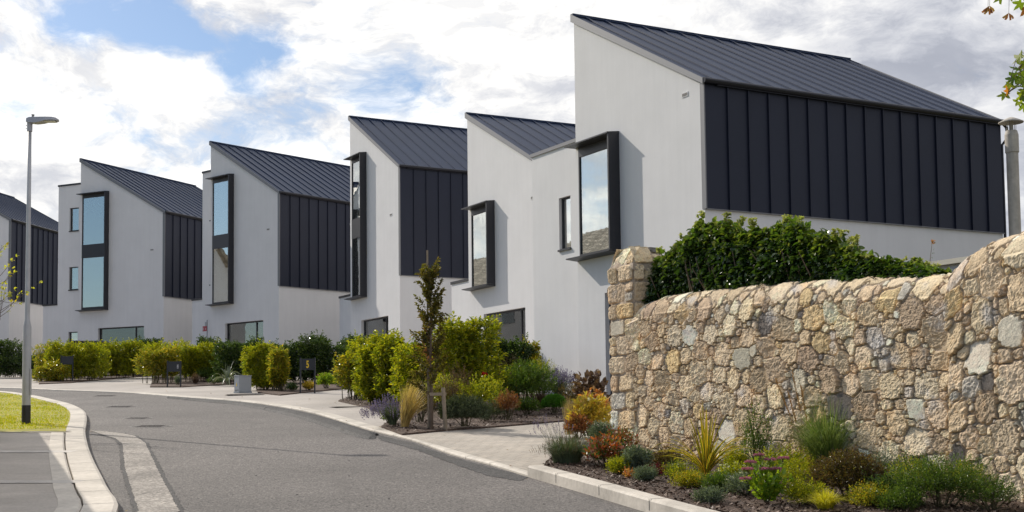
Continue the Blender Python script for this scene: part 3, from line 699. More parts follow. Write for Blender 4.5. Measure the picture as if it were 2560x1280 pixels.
def place_stones(s0, s1, t0, t1, classes, rg, tcap=None, forced=()):
    """dart throwing of stones from large to small: rows of (s, t, a, b, rot, power)"""
    st = [list(f) for f in forced]; A = np.zeros((0, 3))
    A = np.array([[f[0], f[1], (f[2] * f[3]) ** .5] for f in st]) if st else A
    area = (s1 - s0) * (t1 - t0)
    for r_, frac in classes:
        tries = int(frac * area / (r_ * r_ * 3) * 22)
        for _ in range(tries):
            s = rg.uniform(s0, s1); t = rg.uniform(t0, t1); q = r_ * rg.uniform(.82, 1.2)
            if abs(s - 6.20) < q: continue
            if len(A):
                dd = np.hypot(A[:, 0] - s, A[:, 1] - t)
                if (dd < (A[:, 2] + q) * .93).any(): continue
            asp = rg.uniform(.72, 1.3); rot = rg.normal(0, .09)
            if tcap and t > tcap: asp = rg.uniform(.5, .75); rot = rg.uniform(-.75, -.35)
            st.append([s, t, q * asp ** .5 * 1.04, q / asp ** .5 * 1.04, rot, rg.choice([2.6, 3.4, 4.5, 6.0])])
            A = np.vstack([A, [s, t, q]])
    return np.array(st)

def stone_field(Sg, Tg, st, rg, gap=.17, grow=1.09, amp=.027):
    """height and colour of the wall surface at every grid point"""
    ws = Sg + .016 * fbm(Sg, Tg, 9, 3, 5) + .006 * fbm(Sg, Tg, 38, 2, 9); wt = Tg + .016 * fbm(Sg, Tg, 9, 3, 31) + .006 * fbm(Sg, Tg, 38, 2, 41)
    x = ws.ravel(); y = wt.ravel(); n_ = x.size; d1 = np.full(n_, 9.); d2 = np.full(n_, 9.); id1 = np.zeros(n_, int)
    for i, (s, t, a, b_, rot, pw) in enumerate(st):
        R_ = max(a, b_) * 2.0; k = np.nonzero((np.abs(x - s) < R_) & (np.abs(y - t) < R_))[0]
        if not len(k): continue
        u = (x[k] - s) * math.cos(rot) + (y[k] - t) * math.sin(rot); v = -(x[k] - s) * math.sin(rot) + (y[k] - t) * math.cos(rot)
        d = (np.abs(u / a) ** pw + np.abs(v / b_) ** pw) ** (1 / pw)
        c1 = d < d1[k]; kk = k[c1]; d2[kk] = d1[kk]; d1[kk] = d[c1]; id1[kk] = i
        k2 = k[~c1]; dd = d[~c1]; m_ = dd < d2[k2]; d2[k2[m_]] = dd[m_]
    N_ = len(st); size = np.sqrt(st[:, 2] * st[:, 3])
    w = np.array([p[1] for p in PAL], float); pi = rg.choice(len(PAL), N_, p=w / w.sum())
    col = np.array((1.30, 1.245, 1.11)) * np.array([p[0] for p in PAL])[pi] * rg.uniform(.86, 1.1, (N_, 1)) * rg.uniform(.98, 1.02, (N_, 3))
    smooth = np.isin(pi, (6, 7, 8)) & (rg.random(N_) < .7)
    out_ = rg.uniform(.55, 1.35, N_); tx = rg.normal(0, .10, N_); ty = rg.normal(0, .08, N_); edge = rg.uniform(.07, .17, N_)
    g = gap * np.clip(.09 / size[id1], .5, 1.6)
    rimd = np.minimum((grow - d1), (d2 - d1 - g) * .8); e = np.clip(rimd / edge[id1], 0, 1); e = 1 - (1 - e) ** 2.2
    ins = rimd > 0
    X = Sg.ravel(); Y = Tg.ravel()
    rough = fbm(X, Y, 22, 5, 77, .68) * .012 + fbm(X, Y, 70, 3, 78, .7) * .006
    pit = np.clip(fbm(X, Y, 60, 4, 101, .7) - .22, 0, 1) * .020
    chis = np.abs(fbm(X + Y * .4, Y, 9, 4, 55, .6)) * .018
    k = id1; sm = smooth[k]
    hst = amp * out_[k] * e + (x - st[k, 0]) * tx[k] + (y - st[k, 1]) * ty[k] + np.where(sm, .25, 1.0) * (rough - pit + chis)
    hm = fbm(X, Y, 7, 4, 3) * .010 + fbm(X, Y, 60, 3, 8) * .006 - .002
    h = np.where(ins, np.maximum(hst, hm * .4), hm)
    C = np.where(ins[:, None], col[k], MORTAR[None])
    v_ = 1 + .16 * fbm(X, Y, 30, 4, 200) + .10 * fbm(X, Y, 5, 3, 210); C = C * v_[:, None]
    rust = np.clip(fbm(X, Y, 6, 4, 300) - .15, 0, 1)[:, None] * 1.6
    C = C * (1 - rust * .4) + C * rust * .4 * np.array((1.25, .95, .62))
    lime = np.clip(fbm(X, Y, 3.1, 5, 321) - .34, 0, 1)[:, None] * 2.2; C = C * (1 - np.clip(lime, 0, .7)) + np.array((.62, .59, .56)) * np.clip(lime, 0, .7)
    return h.reshape(Sg.shape), np.clip(C, .02, .85)

M['stone'] = mat('rubble_stone', (.5, .4, .3), .92)
n = NT(M['stone'].node_tree); bs = [q for q in M['stone'].node_tree.nodes if q.type == 'BSDF_PRINCIPLED'][0]
at = n.new('ShaderNodeAttribute', attribute_name='Col'); tcn = n.new('ShaderNodeTexCoord').outputs['Object']
sp = n.noise(tcn, 130, 3, .7); v = n.new('ShaderNodeVectorMath', operation='SCALE'); n.put(v.inputs[0], at.outputs['Color']); n.put(v.inputs['Scale'], n.rng(sp, .3, .7, .62, 1.4)); n.put(bs.inputs['Base Color'], v.outputs[0])
bn = n.new('ShaderNodeBump'); bn.inputs['Strength'].default_value = .9; bn.inputs['Distance'].default_value = .006; n.put(bn.inputs['Height'], n.noise(tcn, 170, 4, .7)); n.l.new(bn.outputs[0], bs.inputs['Normal'])
bs.inputs['Specular IOR Level'].default_value = .25

def grid_mesh(name, Pg, C, parent):
    ns, nt_ = Pg.shape[:2]; I = np.arange(ns * nt_).reshape(ns, nt_)
    F = np.stack([I[:-1, :-1], I[1:, :-1], I[1:, 1:], I[:-1, 1:]], -1).reshape(-1, 4)
    return npmesh(name, Pg.reshape(-1, 3), F, M['stone'], parent, smooth=False, col=C)

PIER_S = .065
wall = empty('stone_wall', (*wp(3.0, -.2), S(wp(3)[1])), 0, 'long rubble stone wall of buff and grey stones with a rounded top, rising at the right edge', 'stone wall')
off = Vector(wall.location)
rg = np.random.default_rng(11)
s0, s1 = .50, 9.0; ds = .0112; sv_ = np.concatenate([np.arange(s0, 7.7, ds), np.arange(7.7, 13.5, .03)])
TOPX = [.5, .75, 1.2, 2.24, 3.3, 4.66, 5.5, 6.12, 6.22, 6.32, 6.5, 6.7, 6.9, 7.1, 8, 9.6, 13.5]; TOPZ = [3.10, 3.15, 3.20, 3.19, 3.155, 3.08, 3.02, 2.97, 3.0, 3.07, 3.15, 3.21, 3.24, 3.26, 3.32, 3.30, 3.15]
capR = .24
t_face = 2.42; nf = int(t_face / ds); nc = int(.80 / ds)
ztop = np.interp(sv_, TOPX, TOPZ); gz_ = .067 * (WA[1] + WE[1] * sv_)
zface = ztop - .22                                         # where the rounded top starts
# t runs from the foot of the wall (t = 0) up the face, then over the top
tt = np.concatenate([np.arange(nf) * ds, t_face + np.arange(1, nc) * ds]); NTt = len(tt)
Sg, Tg = np.meshgrid(sv_, tt, indexing='ij')
foot = gz_ - .25; scl = (zface - foot) / t_face             # near 1 everywhere
ang = np.clip((Tg - t_face) / .80, 0, 1) * math.pi
isf = Tg <= t_face
Z = np.where(isf, foot[:, None] + Tg * scl[:, None], zface[:, None] + .22 * np.sin(ang))
OFF = np.where(isf, 0.0, -capR * (1 - np.cos(ang)))
step = 1 / (1 + np.exp(-(sv_ - 6.20) / .008)) * .10; bow = .02 * fbm(sv_, sv_ * 0, .8, 2, 4)
OFF = OFF + (step + bow)[:, None]
NX = np.where(isf, 1.0, np.cos(ang)); NZ = np.where(isf, 0.0, np.sin(ang))
forced = [[6.325, .22, .105, .20, .0, 6], [6.31, .66, .092, .21, .02, 6], [6.335, 1.10, .115, .19, .0, 6], [6.315, 1.50, .095, .18, .0, 6], [6.33, 1.88, .11, .17, .03, 5], [6.32, 2.24, .10, .16, .0, 5], [4.15, 1.72, .17, .17, 0, 3], [5.35, .32, .20, .16, 0, 4], [2.1, 1.0, .12, .105, .05, 4], [1.35, .62, .17, .15, .1, 3], [5.7, .85, .16, .17, .1, 3.5], [3.3, 1.45, .15, .17, -.1, 3], [6.9, .35, .19, .22, 0, 3.5], [7.6, 1.0, .17, .2, 0, 3]]
groove = np.exp(-((sv_ - 6.195) / .016) ** 2) * .03
st = place_stones(s0 - .05, 13.4, 0, t_face + .62, [(.155, .16), (.122, .38), (.092, .65), (.066, .85), (.046, 1.1), (.030, 1.1)], rg, tcap=t_face - .12, forced=forced)
H, C = stone_field(Sg, Tg, st, rg)
H = (H - groove[:, None]) * np.where(isf, 1.0, .55); OF = OFF + NX * H; Z = Z + NZ * H
Pg = np.stack([WA[0] + WE[0] * Sg + WN[0] * OF - off.x, WA[1] + WE[1] * Sg + WN[1] * OF - off.y, Z - off.z], -1)
grid_mesh('rubble_face', Pg, C, wall)
# plain back of the wall
b = MB(); b.hexa([(*wp(.5, -.47), 0.0), (*wp(13.4, -.47), -.6), (*wp(13.4, -.3), -.6), (*wp(.5, -.3), 0.0)], [(*wp(.5, -.47), 3.0), (*wp(13.4, -.47), 2.8), (*wp(13.4, -.3), 2.8), (*wp(.5, -.3), 3.0)])
b.v = [(x - off.x, y - off.y, z - off.z) for x, y, z in b.v]; b.build('rear_face', M['stone'], wall).data.color_attributes.new('Col', 'FLOAT_COLOR', 'POINT').data.foreach_set('color', [.33, .27, .2, 1] * 8)

# dressed pier at the end of the wall: one sheet wrapped round left end, front and right side
pier = empty('stone_pier', (*wp(.3, -.2), S(wp(.3)[1])), 0, 'square pier of larger dressed stones at the left end of the rubble wall', 'pier')
off = Vector(pier.location); pw, pd = .60, .50; per = pd + pw + pd; u_ = np.arange(0, per + ds, ds); zt_ = np.arange(0, 3.02, ds)
Sg, Tg = np.meshgrid(u_, zt_, indexing='ij'); stn = []; t = .02; rg2 = np.random.default_rng(5); odd = 0
while t < 2.85:
    h_ = rg2.uniform(.20, .34)
    for (a, c) in ((0, pd), (pd, pd + pw), (pd + pw, per)):
        cut = a + (c - a) * (.62 if odd else .36) + rg2.uniform(-.04, .04)
        for (p, q) in ((a, cut), (cut, c)):
            if q - p < .3 and h_ > .25 and rg2.random() < .6:
                stn.append([(p + q) / 2, t + h_ * .25, (q - p) / 2 - .012, h_ * .25 - .012, rg2.normal(0, .02), 6]); stn.append([(p + q) / 2, t + h_ * .75, (q - p) / 2 - .012, h_ * .25 - .012, rg2.normal(0, .02), 6])
            else: stn.append([(p + q) / 2, t + h_ / 2, (q - p) / 2 - .012, h_ / 2 - .012, rg2.normal(0, .02), 7])
    t += h_; odd = 1 - odd
H, C = stone_field(Sg, Tg, np.array(stn), rg2, gap=.04, grow=1.0, amp=.026)
uc = u_[:, None] + 0 * Tg; topdrop = np.clip((Tg - 2.68) / .32, 0, 1); inset = .16 * topdrop ** 2
H = H - inset
x_ = np.where(uc < pd, 0, np.where(uc < pd + pw, uc - pd, pw)); y_ = np.where(uc < pd, uc - pd, np.where(uc < pd + pw, 0, -(uc - pd - pw)))
corner = .03; nx = np.where(uc < pd, -1.0, np.where(uc < pd + pw, 0.0, 1.0)); ny = np.where((uc >= pd) & (uc < pd + pw), 1.0, 0.0)
for cpos, (sx) in ((pd, -1), (pd + pw, 1)):
    f_ = np.clip(1 - np.abs(uc - cpos) / .03, 0, 1); nx = np.where(f_ > 0, sx * .7, nx); ny = np.where(f_ > 0, .7, ny); H = H - f_ * .012
sA = x_ + nx * H; oA = y_ + ny * H
zz = S(WA[1]) - .3 + Tg
Pg = np.stack([WA[0] + WE[0] * (sA + PIER_S) + WN[0] * oA - off.x, WA[1] + WE[1] * (sA + PIER_S) + WN[1] * oA - off.y, zz - off.z], -1)
grid_mesh('dressed_face', Pg, C, pier)
# rough cap of the pier
g_ = np.linspace(0, 1, 48); A_, B_ = np.meshgrid(g_, g_, indexing='ij'); SS = -.02 + .64 * A_; OO = -.52 + .54 * B_
edge_ = np.minimum(np.minimum(A_, 1 - A_), np.minimum(B_, 1 - B_)); zc = np.clip(edge_ / .42, 0, 1) ** .5
h_ = fbm(SS, OO, 5, 4, 900) * .04 + fbm(SS, OO, 24, 3, 901) * .018
cc = np.repeat(MORTAR[None], A_.size, 0) * (1.15 + .4 * fbm(SS, OO, 6, 4, 903).ravel()[:, None])
st3 = np.array([[.13, -.14, .12, .11, .2, 3], [.42, -.12, .13, .10, -.3, 3], [.2, -.38, .14, .1, 0, 3], [.48, -.36, .1, .1, 0, 3]]); Hc, Cc = stone_field(SS, OO, st3, rg2, gap=.05, grow=1.0, amp=.03)
Zc = S(WA[1]) - .3 + 2.70 + .26 * zc + h_ + Hc
Pg = np.stack([WA[0] + WE[0] * (SS + PIER_S) + WN[0] * OO - off.x, WA[1] + WE[1] * (SS + PIER_S) + WN[1] * OO - off.y, Zc - off.z], -1)
grid_mesh('rough_cap', Pg, Cc * .9, pier)
# ---------------------------------------------------------------- street furniture
c = (-8.676, 24.062); lampz = S(c[1]) + .085
t = empty('street_lamp', (*c, lampz), 0, 'tall galvanised street lamp with one flat head standing on the lawn', 'street lamp')
t.scale = (.943, .943, .943)
b = MB(); b.lathe([(.083, 0), (.083, .36)], k=24); b.build('base_sleeve', M['black'], t, smooth=True)
b = MB(); b.lathe([(.079, .34), (.077, 1.84), (.052, 1.96), (.048, 2.0), (.041, 4), (.036, 5.72), (0, 5.72)], k=24); po = b.build('column', M['silver'], t, smooth=True)
b = MB(); b.box(.074, .081, -.045, .045, .55, 1.05); b.build('access_door', M['silver'], po)
b = MB(); b.tube([(0, 0, 5.60), (0, 0, 5.80)], [.05, .052], 16); b.tube([(-.06, -.0, 5.66), (-.075, 0, 5.66)], .008, 6); b.tube([(-.06, 0, 5.72), (-.075, 0, 5.72)], .008, 6)
hd = b.build('head_socket', M['lamp_head'], t, smooth=False)
b = MB(); pr = [(-.055, .06, 5.77, 5.85), (0, .075, 5.755, 5.87), (.12, .10, 5.745, 5.87), (.24, .12, 5.76, 5.868), (.33, .13, 5.785, 5.866), (.45, .125, 5.79, 5.862), (.52, .10, 5.79, 5.85), (.545, .06, 5.795, 5.835)]
for (x0, w0, l0, h0), (x1, w1, l1, h1) in zip(pr[:-1], pr[1:]):
    b.hexa([(x0, -w0, l0 + .01), (x1, -w1, l1 + .01), (x1, w1, l1 + .01), (x0, w0, l0 + .01)], [(x0, -w0 * .8, h0), (x1, -w1 * .8, h1), (x1, w1 * .8, h1), (x0, w0 * .8, h0)])
b.build('luminaire', M['lamp_head'], t)
MB().box(.30, .50, -.09, .09, 5.782, 5.792).build('lens', M['white'], t)
b = MB(); b.lathe([(.03, 5.868), (.03, 5.89), (.014, 5.893), (.014, 5.905), (.032, 5.915), (.03, 5.93), (0, 5.935)], (.06, 0, 0), 14); b.build('photocell', M['castiron'], t)

# grey utility cabinet
c = (-7.551, 37.741); t = empty('utility_cabinet', (*c, S(c[1]) + .03), R(-14), 'small grey metal utility cabinet with yellow warning mark at the footway edge', 'cabinet')
MB().box(-.165, .165, -.12, .12, 0, .04).build('plinth', M['cab'], t)
MB().box(-.155, .155, -.11, .11, .042, .47).build('body', M['cab'], t, bevel=.006); MB().box(-.165, .165, -.12, .12, .472, .49).build('lid', M['cab'], t, bevel=.004)
b = MB(); b.box(-.157, -.1555, -.09, .09, .07, .085); b.build('vent_slot', M['black'], t)
b = MB(); b.add([(-.1575, -.022, .19), (-.1575, .022, .19), (-.1575, 0, .31)], [(0, 1, 2)]); b.build('warning_mark', M['yellow'], t)
t.rotation_euler = (0, 0, R(40)); t.scale = (1.25, 1.25, 1.0)

# house number boards on two posts
def numbers(root, text, size, x, z, m, y=-.032, sx=.62):
    cu = bpy.data.curves.new('numeral', 'FONT'); cu.body = text; cu.size = size; cu.extrude = .002; cu.offset = size * .03; cu.align_x = 'CENTER'; cu.materials.append(m)
    o = bpy.data.objects.new('numeral_curve', cu); COL.objects.link(o); bpy.context.view_layer.update()
    me = bpy.data.meshes.new_from_object(o.evaluated_get(bpy.context.evaluated_depsgraph_get())); bpy.data.objects.remove(o); me.materials.clear(); me.materials.append(m)
    o = bpy.data.objects.new('numeral', me); COL.objects.link(o); o.parent = root; o.location = (x, y, z); o.rotation_euler = (R(90), 0, 0); o.scale = (sx, 1, 1)
def board(p, hgt, wd, ht, rz, lab, text=None, m=None, side=0, dz=0):
    t = empty('number_board', (*p, S(p[1]) + .05), R(rz), lab, 'sign', 'house number boards beside the drives')
    for s in (-1, 1): MB().box(s * wd / 2 - .018, s * wd / 2 + .018, -.02, .02, -.1, hgt + .03).build('post', M['dark'], t)
    b = MB(); b.box(-wd / 2 + .03, wd / 2 - .019, -.03, -.005, hgt - ht, hgt); pn = b.build('panel', M['dark'], t)
    b = MB(); b.box(-wd / 2 + .03, wd / 2 - .019, -.034, -.0305, hgt - ht * .22, hgt - ht * .2); b.box(-wd / 2 + .03, wd / 2 - .019, -.034, -.0305, hgt - ht * .82, hgt - ht * .80); b.build('panel_joint', M['black'], t)
    return t, pn
t, pn = board((-5.626, 37.002), .93, .40, .31, -4, 'dark number board with a large yellow 5 on two posts between the hedges')
numbers(pn, '5', .27, 0.01, .685, M['yellow'], -.036)
t, pn = board((-10.669, 42.486), .80, .42, .32, -2, 'dark number board with small pale marks, in front of the yellowing hedge on the left')
b = MB()
for k in range(3): b.box(.10, .125, -.034, -.031, .58 + k * .045, .60 + k * .045); b.box(.135, .145, -.034, -.031, .58 + k * .045, .61 + k * .045)
b.build('pale_marks', M['white'], pn)
t, pn = board((-16.233, 49.088), .92, .42, .30, 4, 'plain dark board behind the small yellow bush at the far left bed')

# weathered flue behind the wall
t = empty('flue_pipe', (11.30, 30.0, S(30)), 0, 'tall weathered flue pipe with a conical rain cap at the right edge', 'flue')
b = MB(); b.lathe([(.132, -.5), (.132, 5.55), (.15, 5.56), (.15, 5.96), (.125, 6.05), (.11, 6.06), (.11, 5.9)], k=28); b.build('pipe', M['flue'], t, smooth=False)
b = MB(); b.lathe([(.045, 5.9), (.045, 6.32)], k=12)
for a in range(4): b.tube([(.115 * math.cos(a * 1.57 + .6), .115 * math.sin(a * 1.57 + .6), 6.0), (.13 * math.cos(a * 1.57 + .6), .13 * math.sin(a * 1.57 + .6), 6.27)], .007, 5)
b.build('cap_strut', M['flue'], t)
b = MB(); b.lathe([(.27, 6.235), (.275, 6.25), (.16, 6.31), (.05, 6.36), (0, 6.37)], k=28); b.lathe([(.27, 6.235), (.05, 6.33), (0, 6.33)], k=28); b.build('rain_cap', M['flue'], t, smooth=True)

# low rendered garden wall behind the rubble wall
t = empty('garden_wall', (4.82, 16.1, S(16.1)), R(-60), 'low cream rendered wall with pale coping behind the right end of the ivy', 'wall')
MB().box(0, 4.6, -.1, .1, -.4, 2.30).build('wall', M['render'], t); MB().box(-.04, 4.64, -.16, .16, 2.302, 2.36).build('coping', M['cream'], t)

# dark parked car on the far left drive
c = (-19.947, 55.712); t = empty('parked_car', (c[0] + 2.1, c[1] + .9, S(c[1] + .9) + .04), R(184), 'black parked car nose out from behind the hedge in deep shade at far left', 'car')
prof = [(-2.1, .35), (-2.12, .75), (-2.0, .95), (-1.5, 1.02), (-.95, 1.42), (.5, 1.46), (1.05, 1.05), (1.9, .90), (2.08, .7), (2.1, .35)]
b = MB(); k = len(prof)
def side(y, f): return [(x * f, y, z) for x, z in prof]
lo = side(-.86, 1.0); 
top_in = [(x, -.86 if z < 1.04 else -.66, z) for x, z in prof]; top_in2 = [(x, .86 if z < 1.04 else .66, z) for x, z in prof]
b.add(top_in + top_in2, [tuple(range(k)), tuple(range(k, 2 * k))[::-1]] + [(i, k + i, k + (i + 1) % k, (i + 1) % k) for i in range(k)])
b.build('body', M['carpaint'], t, bevel=.05)
b = MB(); b.add([(-1.35, -.875, 1.04), (.9, -.875, 1.04), (.45, -.70, 1.38), (-.9, -.70, 1.36)], [(0, 1, 2, 3)]); b.build('side_window', M['glassdark'], t)
for x in (-1.35, 1.32):
    for y in (-.80, .80):
        b = MB(); b.tube([(x, y - .1, .31), (x, y + .1, .31)], .32, 20); w_ = b.build('wheel', M['tyre'], t); b = MB(); b.tube([(x, y - .11, .31), (x, y - .09, .31)], .19, 14); b.build('rim', M['castiron'], w_)
MB().box(1.85, 2.06, -.84, -.5, .66, .80).build('headlight', M['glass'], t); MB().box(1.85, 2.06, .5, .84, .66, .80).build('headlight', M['glass'], t)
# ---------------------------------------------------------------- planting
def unit(v): return v / (np.linalg.norm(v, axis=-1, keepdims=True) + 1e-9)
def leaf_geo(P, D, L, Wd, up=None, fold=.25, bend=.25, hi=False):
    """leaves from base P along D; returns vertices and triangles"""
    N = len(P); D = unit(D); up = RNG.normal(0, 1, (N, 3)) * .5 + np.array((0, 0, 1.)) if up is None else up
    Sd = unit(np.cross(D, up)); Un = np.cross(Sd, D); L = np.broadcast_to(np.asarray(L, float), (N,))[:, None]; Wd = np.broadcast_to(np.asarray(Wd, float), (N,))[:, None]
    if not hi:
        tip = P + D * L - Un * L * bend; mid = P + D * L * .5
        l = mid + Sd * Wd / 2 + Un * Wd * fold; r_ = mid - Sd * Wd / 2 + Un * Wd * fold
        V = np.stack([P, l, tip, r_], 1).reshape(-1, 3); o = np.arange(N)[:, None] * 4
        return V, np.concatenate([o + np.array([0, 2, 1]), o + np.array([0, 3, 2])], 0)
    rows = [P]
    for f, w, bd in ((.22, .42, .02), (.5, .5, .12), (.8, .26, .5)):
        m_ = P + D * L * f - Un * L * bend * bd; rows += [m_ + Sd * Wd * w + Un * Wd * fold * .6, m_, m_ - Sd * Wd * w + Un * Wd * fold * .6]
    rows.append(P + D * L - Un * L * bend)
    V = np.stack(rows, 1).reshape(-1, 3); o = np.arange(N)[:, None] * 11
    T = [(0, 2, 1), (0, 3, 2), (1, 2, 5), (1, 5, 4), (2, 3, 6), (2, 6, 5), (4, 5, 8), (4, 8, 7), (5, 6, 9), (5, 9, 8), (7, 8, 10), (8, 9, 10)]
    return V, np.concatenate([o + np.array(q) for q in T], 0)

def sprig_leaves(P, A, n, ls, L, Wd, spread=.9, hi=False, fold=.25, bend=.25, droop=0.0):
    """n leaves around each sprig starting at P with axis A and length ls"""
    k = len(P); A = unit(A); Pr = np.repeat(P, n, 0); Ar = np.repeat(A, n, 0); tt_ = np.tile(np.linspace(.05, 1, n), k) + RNG.normal(0, .05, k * n)
    rnd = unit(np.cross(Ar, RNG.normal(0, 1, (k * n, 3)))); sp = spread * (1.15 - .8 * np.clip(tt_, 0, 1))[:, None]
    D = Ar + rnd * sp * 1.4; D[:, 2] -= droop
    sc = RNG.uniform(.7, 1.15, k * n); lsr = np.repeat(np.broadcast_to(ls, (k,)), n)
    return leaf_geo(Pr + Ar * (tt_ * lsr)[:, None], D, L * sc, Wd * sc, hi=hi, fold=fold, bend=bend)

LM = dict(
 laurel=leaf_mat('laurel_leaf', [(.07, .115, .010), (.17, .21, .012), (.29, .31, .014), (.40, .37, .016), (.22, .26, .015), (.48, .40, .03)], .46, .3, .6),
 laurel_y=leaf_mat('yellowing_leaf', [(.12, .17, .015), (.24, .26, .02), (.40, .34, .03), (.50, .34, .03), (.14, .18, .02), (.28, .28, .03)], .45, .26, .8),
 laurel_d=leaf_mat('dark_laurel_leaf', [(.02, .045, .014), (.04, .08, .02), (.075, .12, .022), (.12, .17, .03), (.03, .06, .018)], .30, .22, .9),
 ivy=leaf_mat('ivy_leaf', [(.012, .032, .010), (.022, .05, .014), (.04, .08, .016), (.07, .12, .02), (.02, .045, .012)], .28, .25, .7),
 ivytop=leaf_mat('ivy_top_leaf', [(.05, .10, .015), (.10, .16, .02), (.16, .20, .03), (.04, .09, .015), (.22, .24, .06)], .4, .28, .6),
 umbel=leaf_mat('ivy_flower', [(.42, .44, .14), (.34, .38, .10), (.56, .54, .24)], .3, .7),
 hornbeam=leaf_mat('bronze_leaf', [(.06, .06, .012), (.10, .09, .015), (.15, .12, .02), (.08, .085, .012), (.20, .13, .03), (.13, .15, .02)], .4, .5),
 green=leaf_mat('fresh_green_leaf', [(.04, .085, .014), (.075, .14, .018), (.13, .20, .03), (.06, .10, .02), (.17, .22, .04)], .4, .35, .6),
 box=leaf_mat('box_leaf', [(.04, .14, .006), (.07, .20, .01), (.11, .26, .015)], .35, .4),
 grey=leaf_mat('grey_green_leaf', [(.10, .14, .10), (.16, .20, .14), (.22, .26, .19), (.08, .11, .07)], .25, .7),
 lav=leaf_mat('lavender_leaf', [(.09, .13, .07), (.15, .19, .11), (.07, .10, .06), (.20, .23, .15)], .25, .7),
 lavdark=leaf_mat('dark_lavender_leaf', [(.045, .065, .03), (.08, .10, .05), (.12, .14, .08)], .25, .7),
 purple=leaf_mat('purple_flower', [(.16, .13, .30), (.24, .20, .42), (.12, .09, .20)], .25, .7),
 pink=leaf_mat('pink_flower', [(.42, .14, .26), (.55, .22, .36), (.34, .10, .18)], .2, .7),
 rust=leaf_mat('rust_leaf', [(.22, .07, .03), (.32, .13, .05), (.16, .06, .03), (.28, .18, .06)], .35, .5),
 brown=leaf_mat('brown_leaf', [(.12, .07, .045), (.18, .11, .07), (.09, .05, .035), (.24, .16, .10)], .2, .7),
 brownbush=leaf_mat('bronze_green_leaf', [(.07, .04, .02), (.12, .07, .03), (.05, .05, .015), (.18, .11, .04), (.16, .16, .03)], .35, .3, .6),
 redgreen=leaf_mat('red_green_leaf', [(.05, .10, .02), (.08, .14, .03), (.38, .05, .03), (.10, .15, .03), (.45, .12, .05), (.14, .05, .03)], .35, .3, .6),
 crimson=leaf_mat('crimson_leaf', [(.25, .01, .02), (.14, .01, .015), (.35, .03, .04)], .3, .35),
 orange=leaf_mat('orange_leaf', [(.55, .22, .05), (.42, .14, .05), (.60, .36, .12), (.24, .12, .06)], .4, .5),
 gold=leaf_mat('golden_leaf', [(.55, .40, .05), (.66, .46, .06), (.40, .34, .05), (.50, .30, .05), (.30, .30, .06)], .45, .4),
 sedum=leaf_mat('sedum_leaf', [(.20, .32, .02), (.32, .42, .03), (.14, .26, .03), (.44, .46, .04)], .4, .35, .5),
 straw=leaf_mat('straw_blade', [(.58, .42, .18), (.68, .52, .26), (.48, .34, .12), (.42, .36, .12)], .35, .6),
 blade=leaf_mat('green_blade', [(.10, .17, .04), (.16, .24, .06), (.24, .30, .12), (.07, .12, .03), (.34, .36, .18)], .35, .5),
 yblade=leaf_mat('yellow_blade', [(.45, .42, .03), (.58, .50, .04), (.32, .36, .03)], .4, .45),
 tan=leaf_mat('tan_stalk', [(.42, .24, .10), (.52, .32, .14), (.34, .18, .08)], .2, .7),
 flaxy=leaf_mat('flax_yellow', [(.62, .46, .04), (.72, .52, .05), (.62, .32, .04)], .3, .35), flaxg=leaf_mat('flax_green', [(.12, .18, .02), (.16, .22, .03)], .25, .35),
 flaxgrey=leaf_mat('flax_grey', [(.14, .17, .11), (.22, .25, .17), (.09, .11, .07)], .2, .35, .6),
 white=leaf_mat('white_flower', [(.72, .72, .66), (.62, .62, .56)], .25, .6), red=leaf_mat('red_flower', [(.5, .01, .015), (.35, .01, .01)], .2, .5),
 maple=leaf_mat('maple_leaf', [(.09, .16, .02), (.14, .22, .02), (.24, .28, .03), (.10, .15, .02), (.50, .16, .03)], .5, .4),
 birch=leaf_mat('yellow_birch_leaf', [(.35, .38, .03), (.50, .46, .04), (.28, .30, .05), (.55, .40, .05)], .5, .4),
)

def plant_root(name, p, h0, lab, cat, group=None, rz=0):
    return empty(name, (p[0], p[1], S(p[1]) + h0), R(rz), lab, cat, group)
def stems_mesh(root, ends, base_sp, r0=.012, name='stem', m='stem', bx=None, k=4):
    b = MB()
    for e in ends:
        s = (e[0] * .25 + random.gauss(0, base_sp), e[1] * .25 + random.gauss(0, base_sp), 0) if bx is None else (e[0] + random.gauss(0, .03), e[1] * .3, 0)
        mid = ((s[0] * .5 + e[0] * .5) + random.gauss(0, .02), (s[1] * .5 + e[1] * .5), e[2] * .55)
        b.tube([s, mid, e], [r0, r0 * .7, r0 * .3], k, cap=False)
    return b.build(name, M[m] if isinstance(m, str) and m in M else m, root)

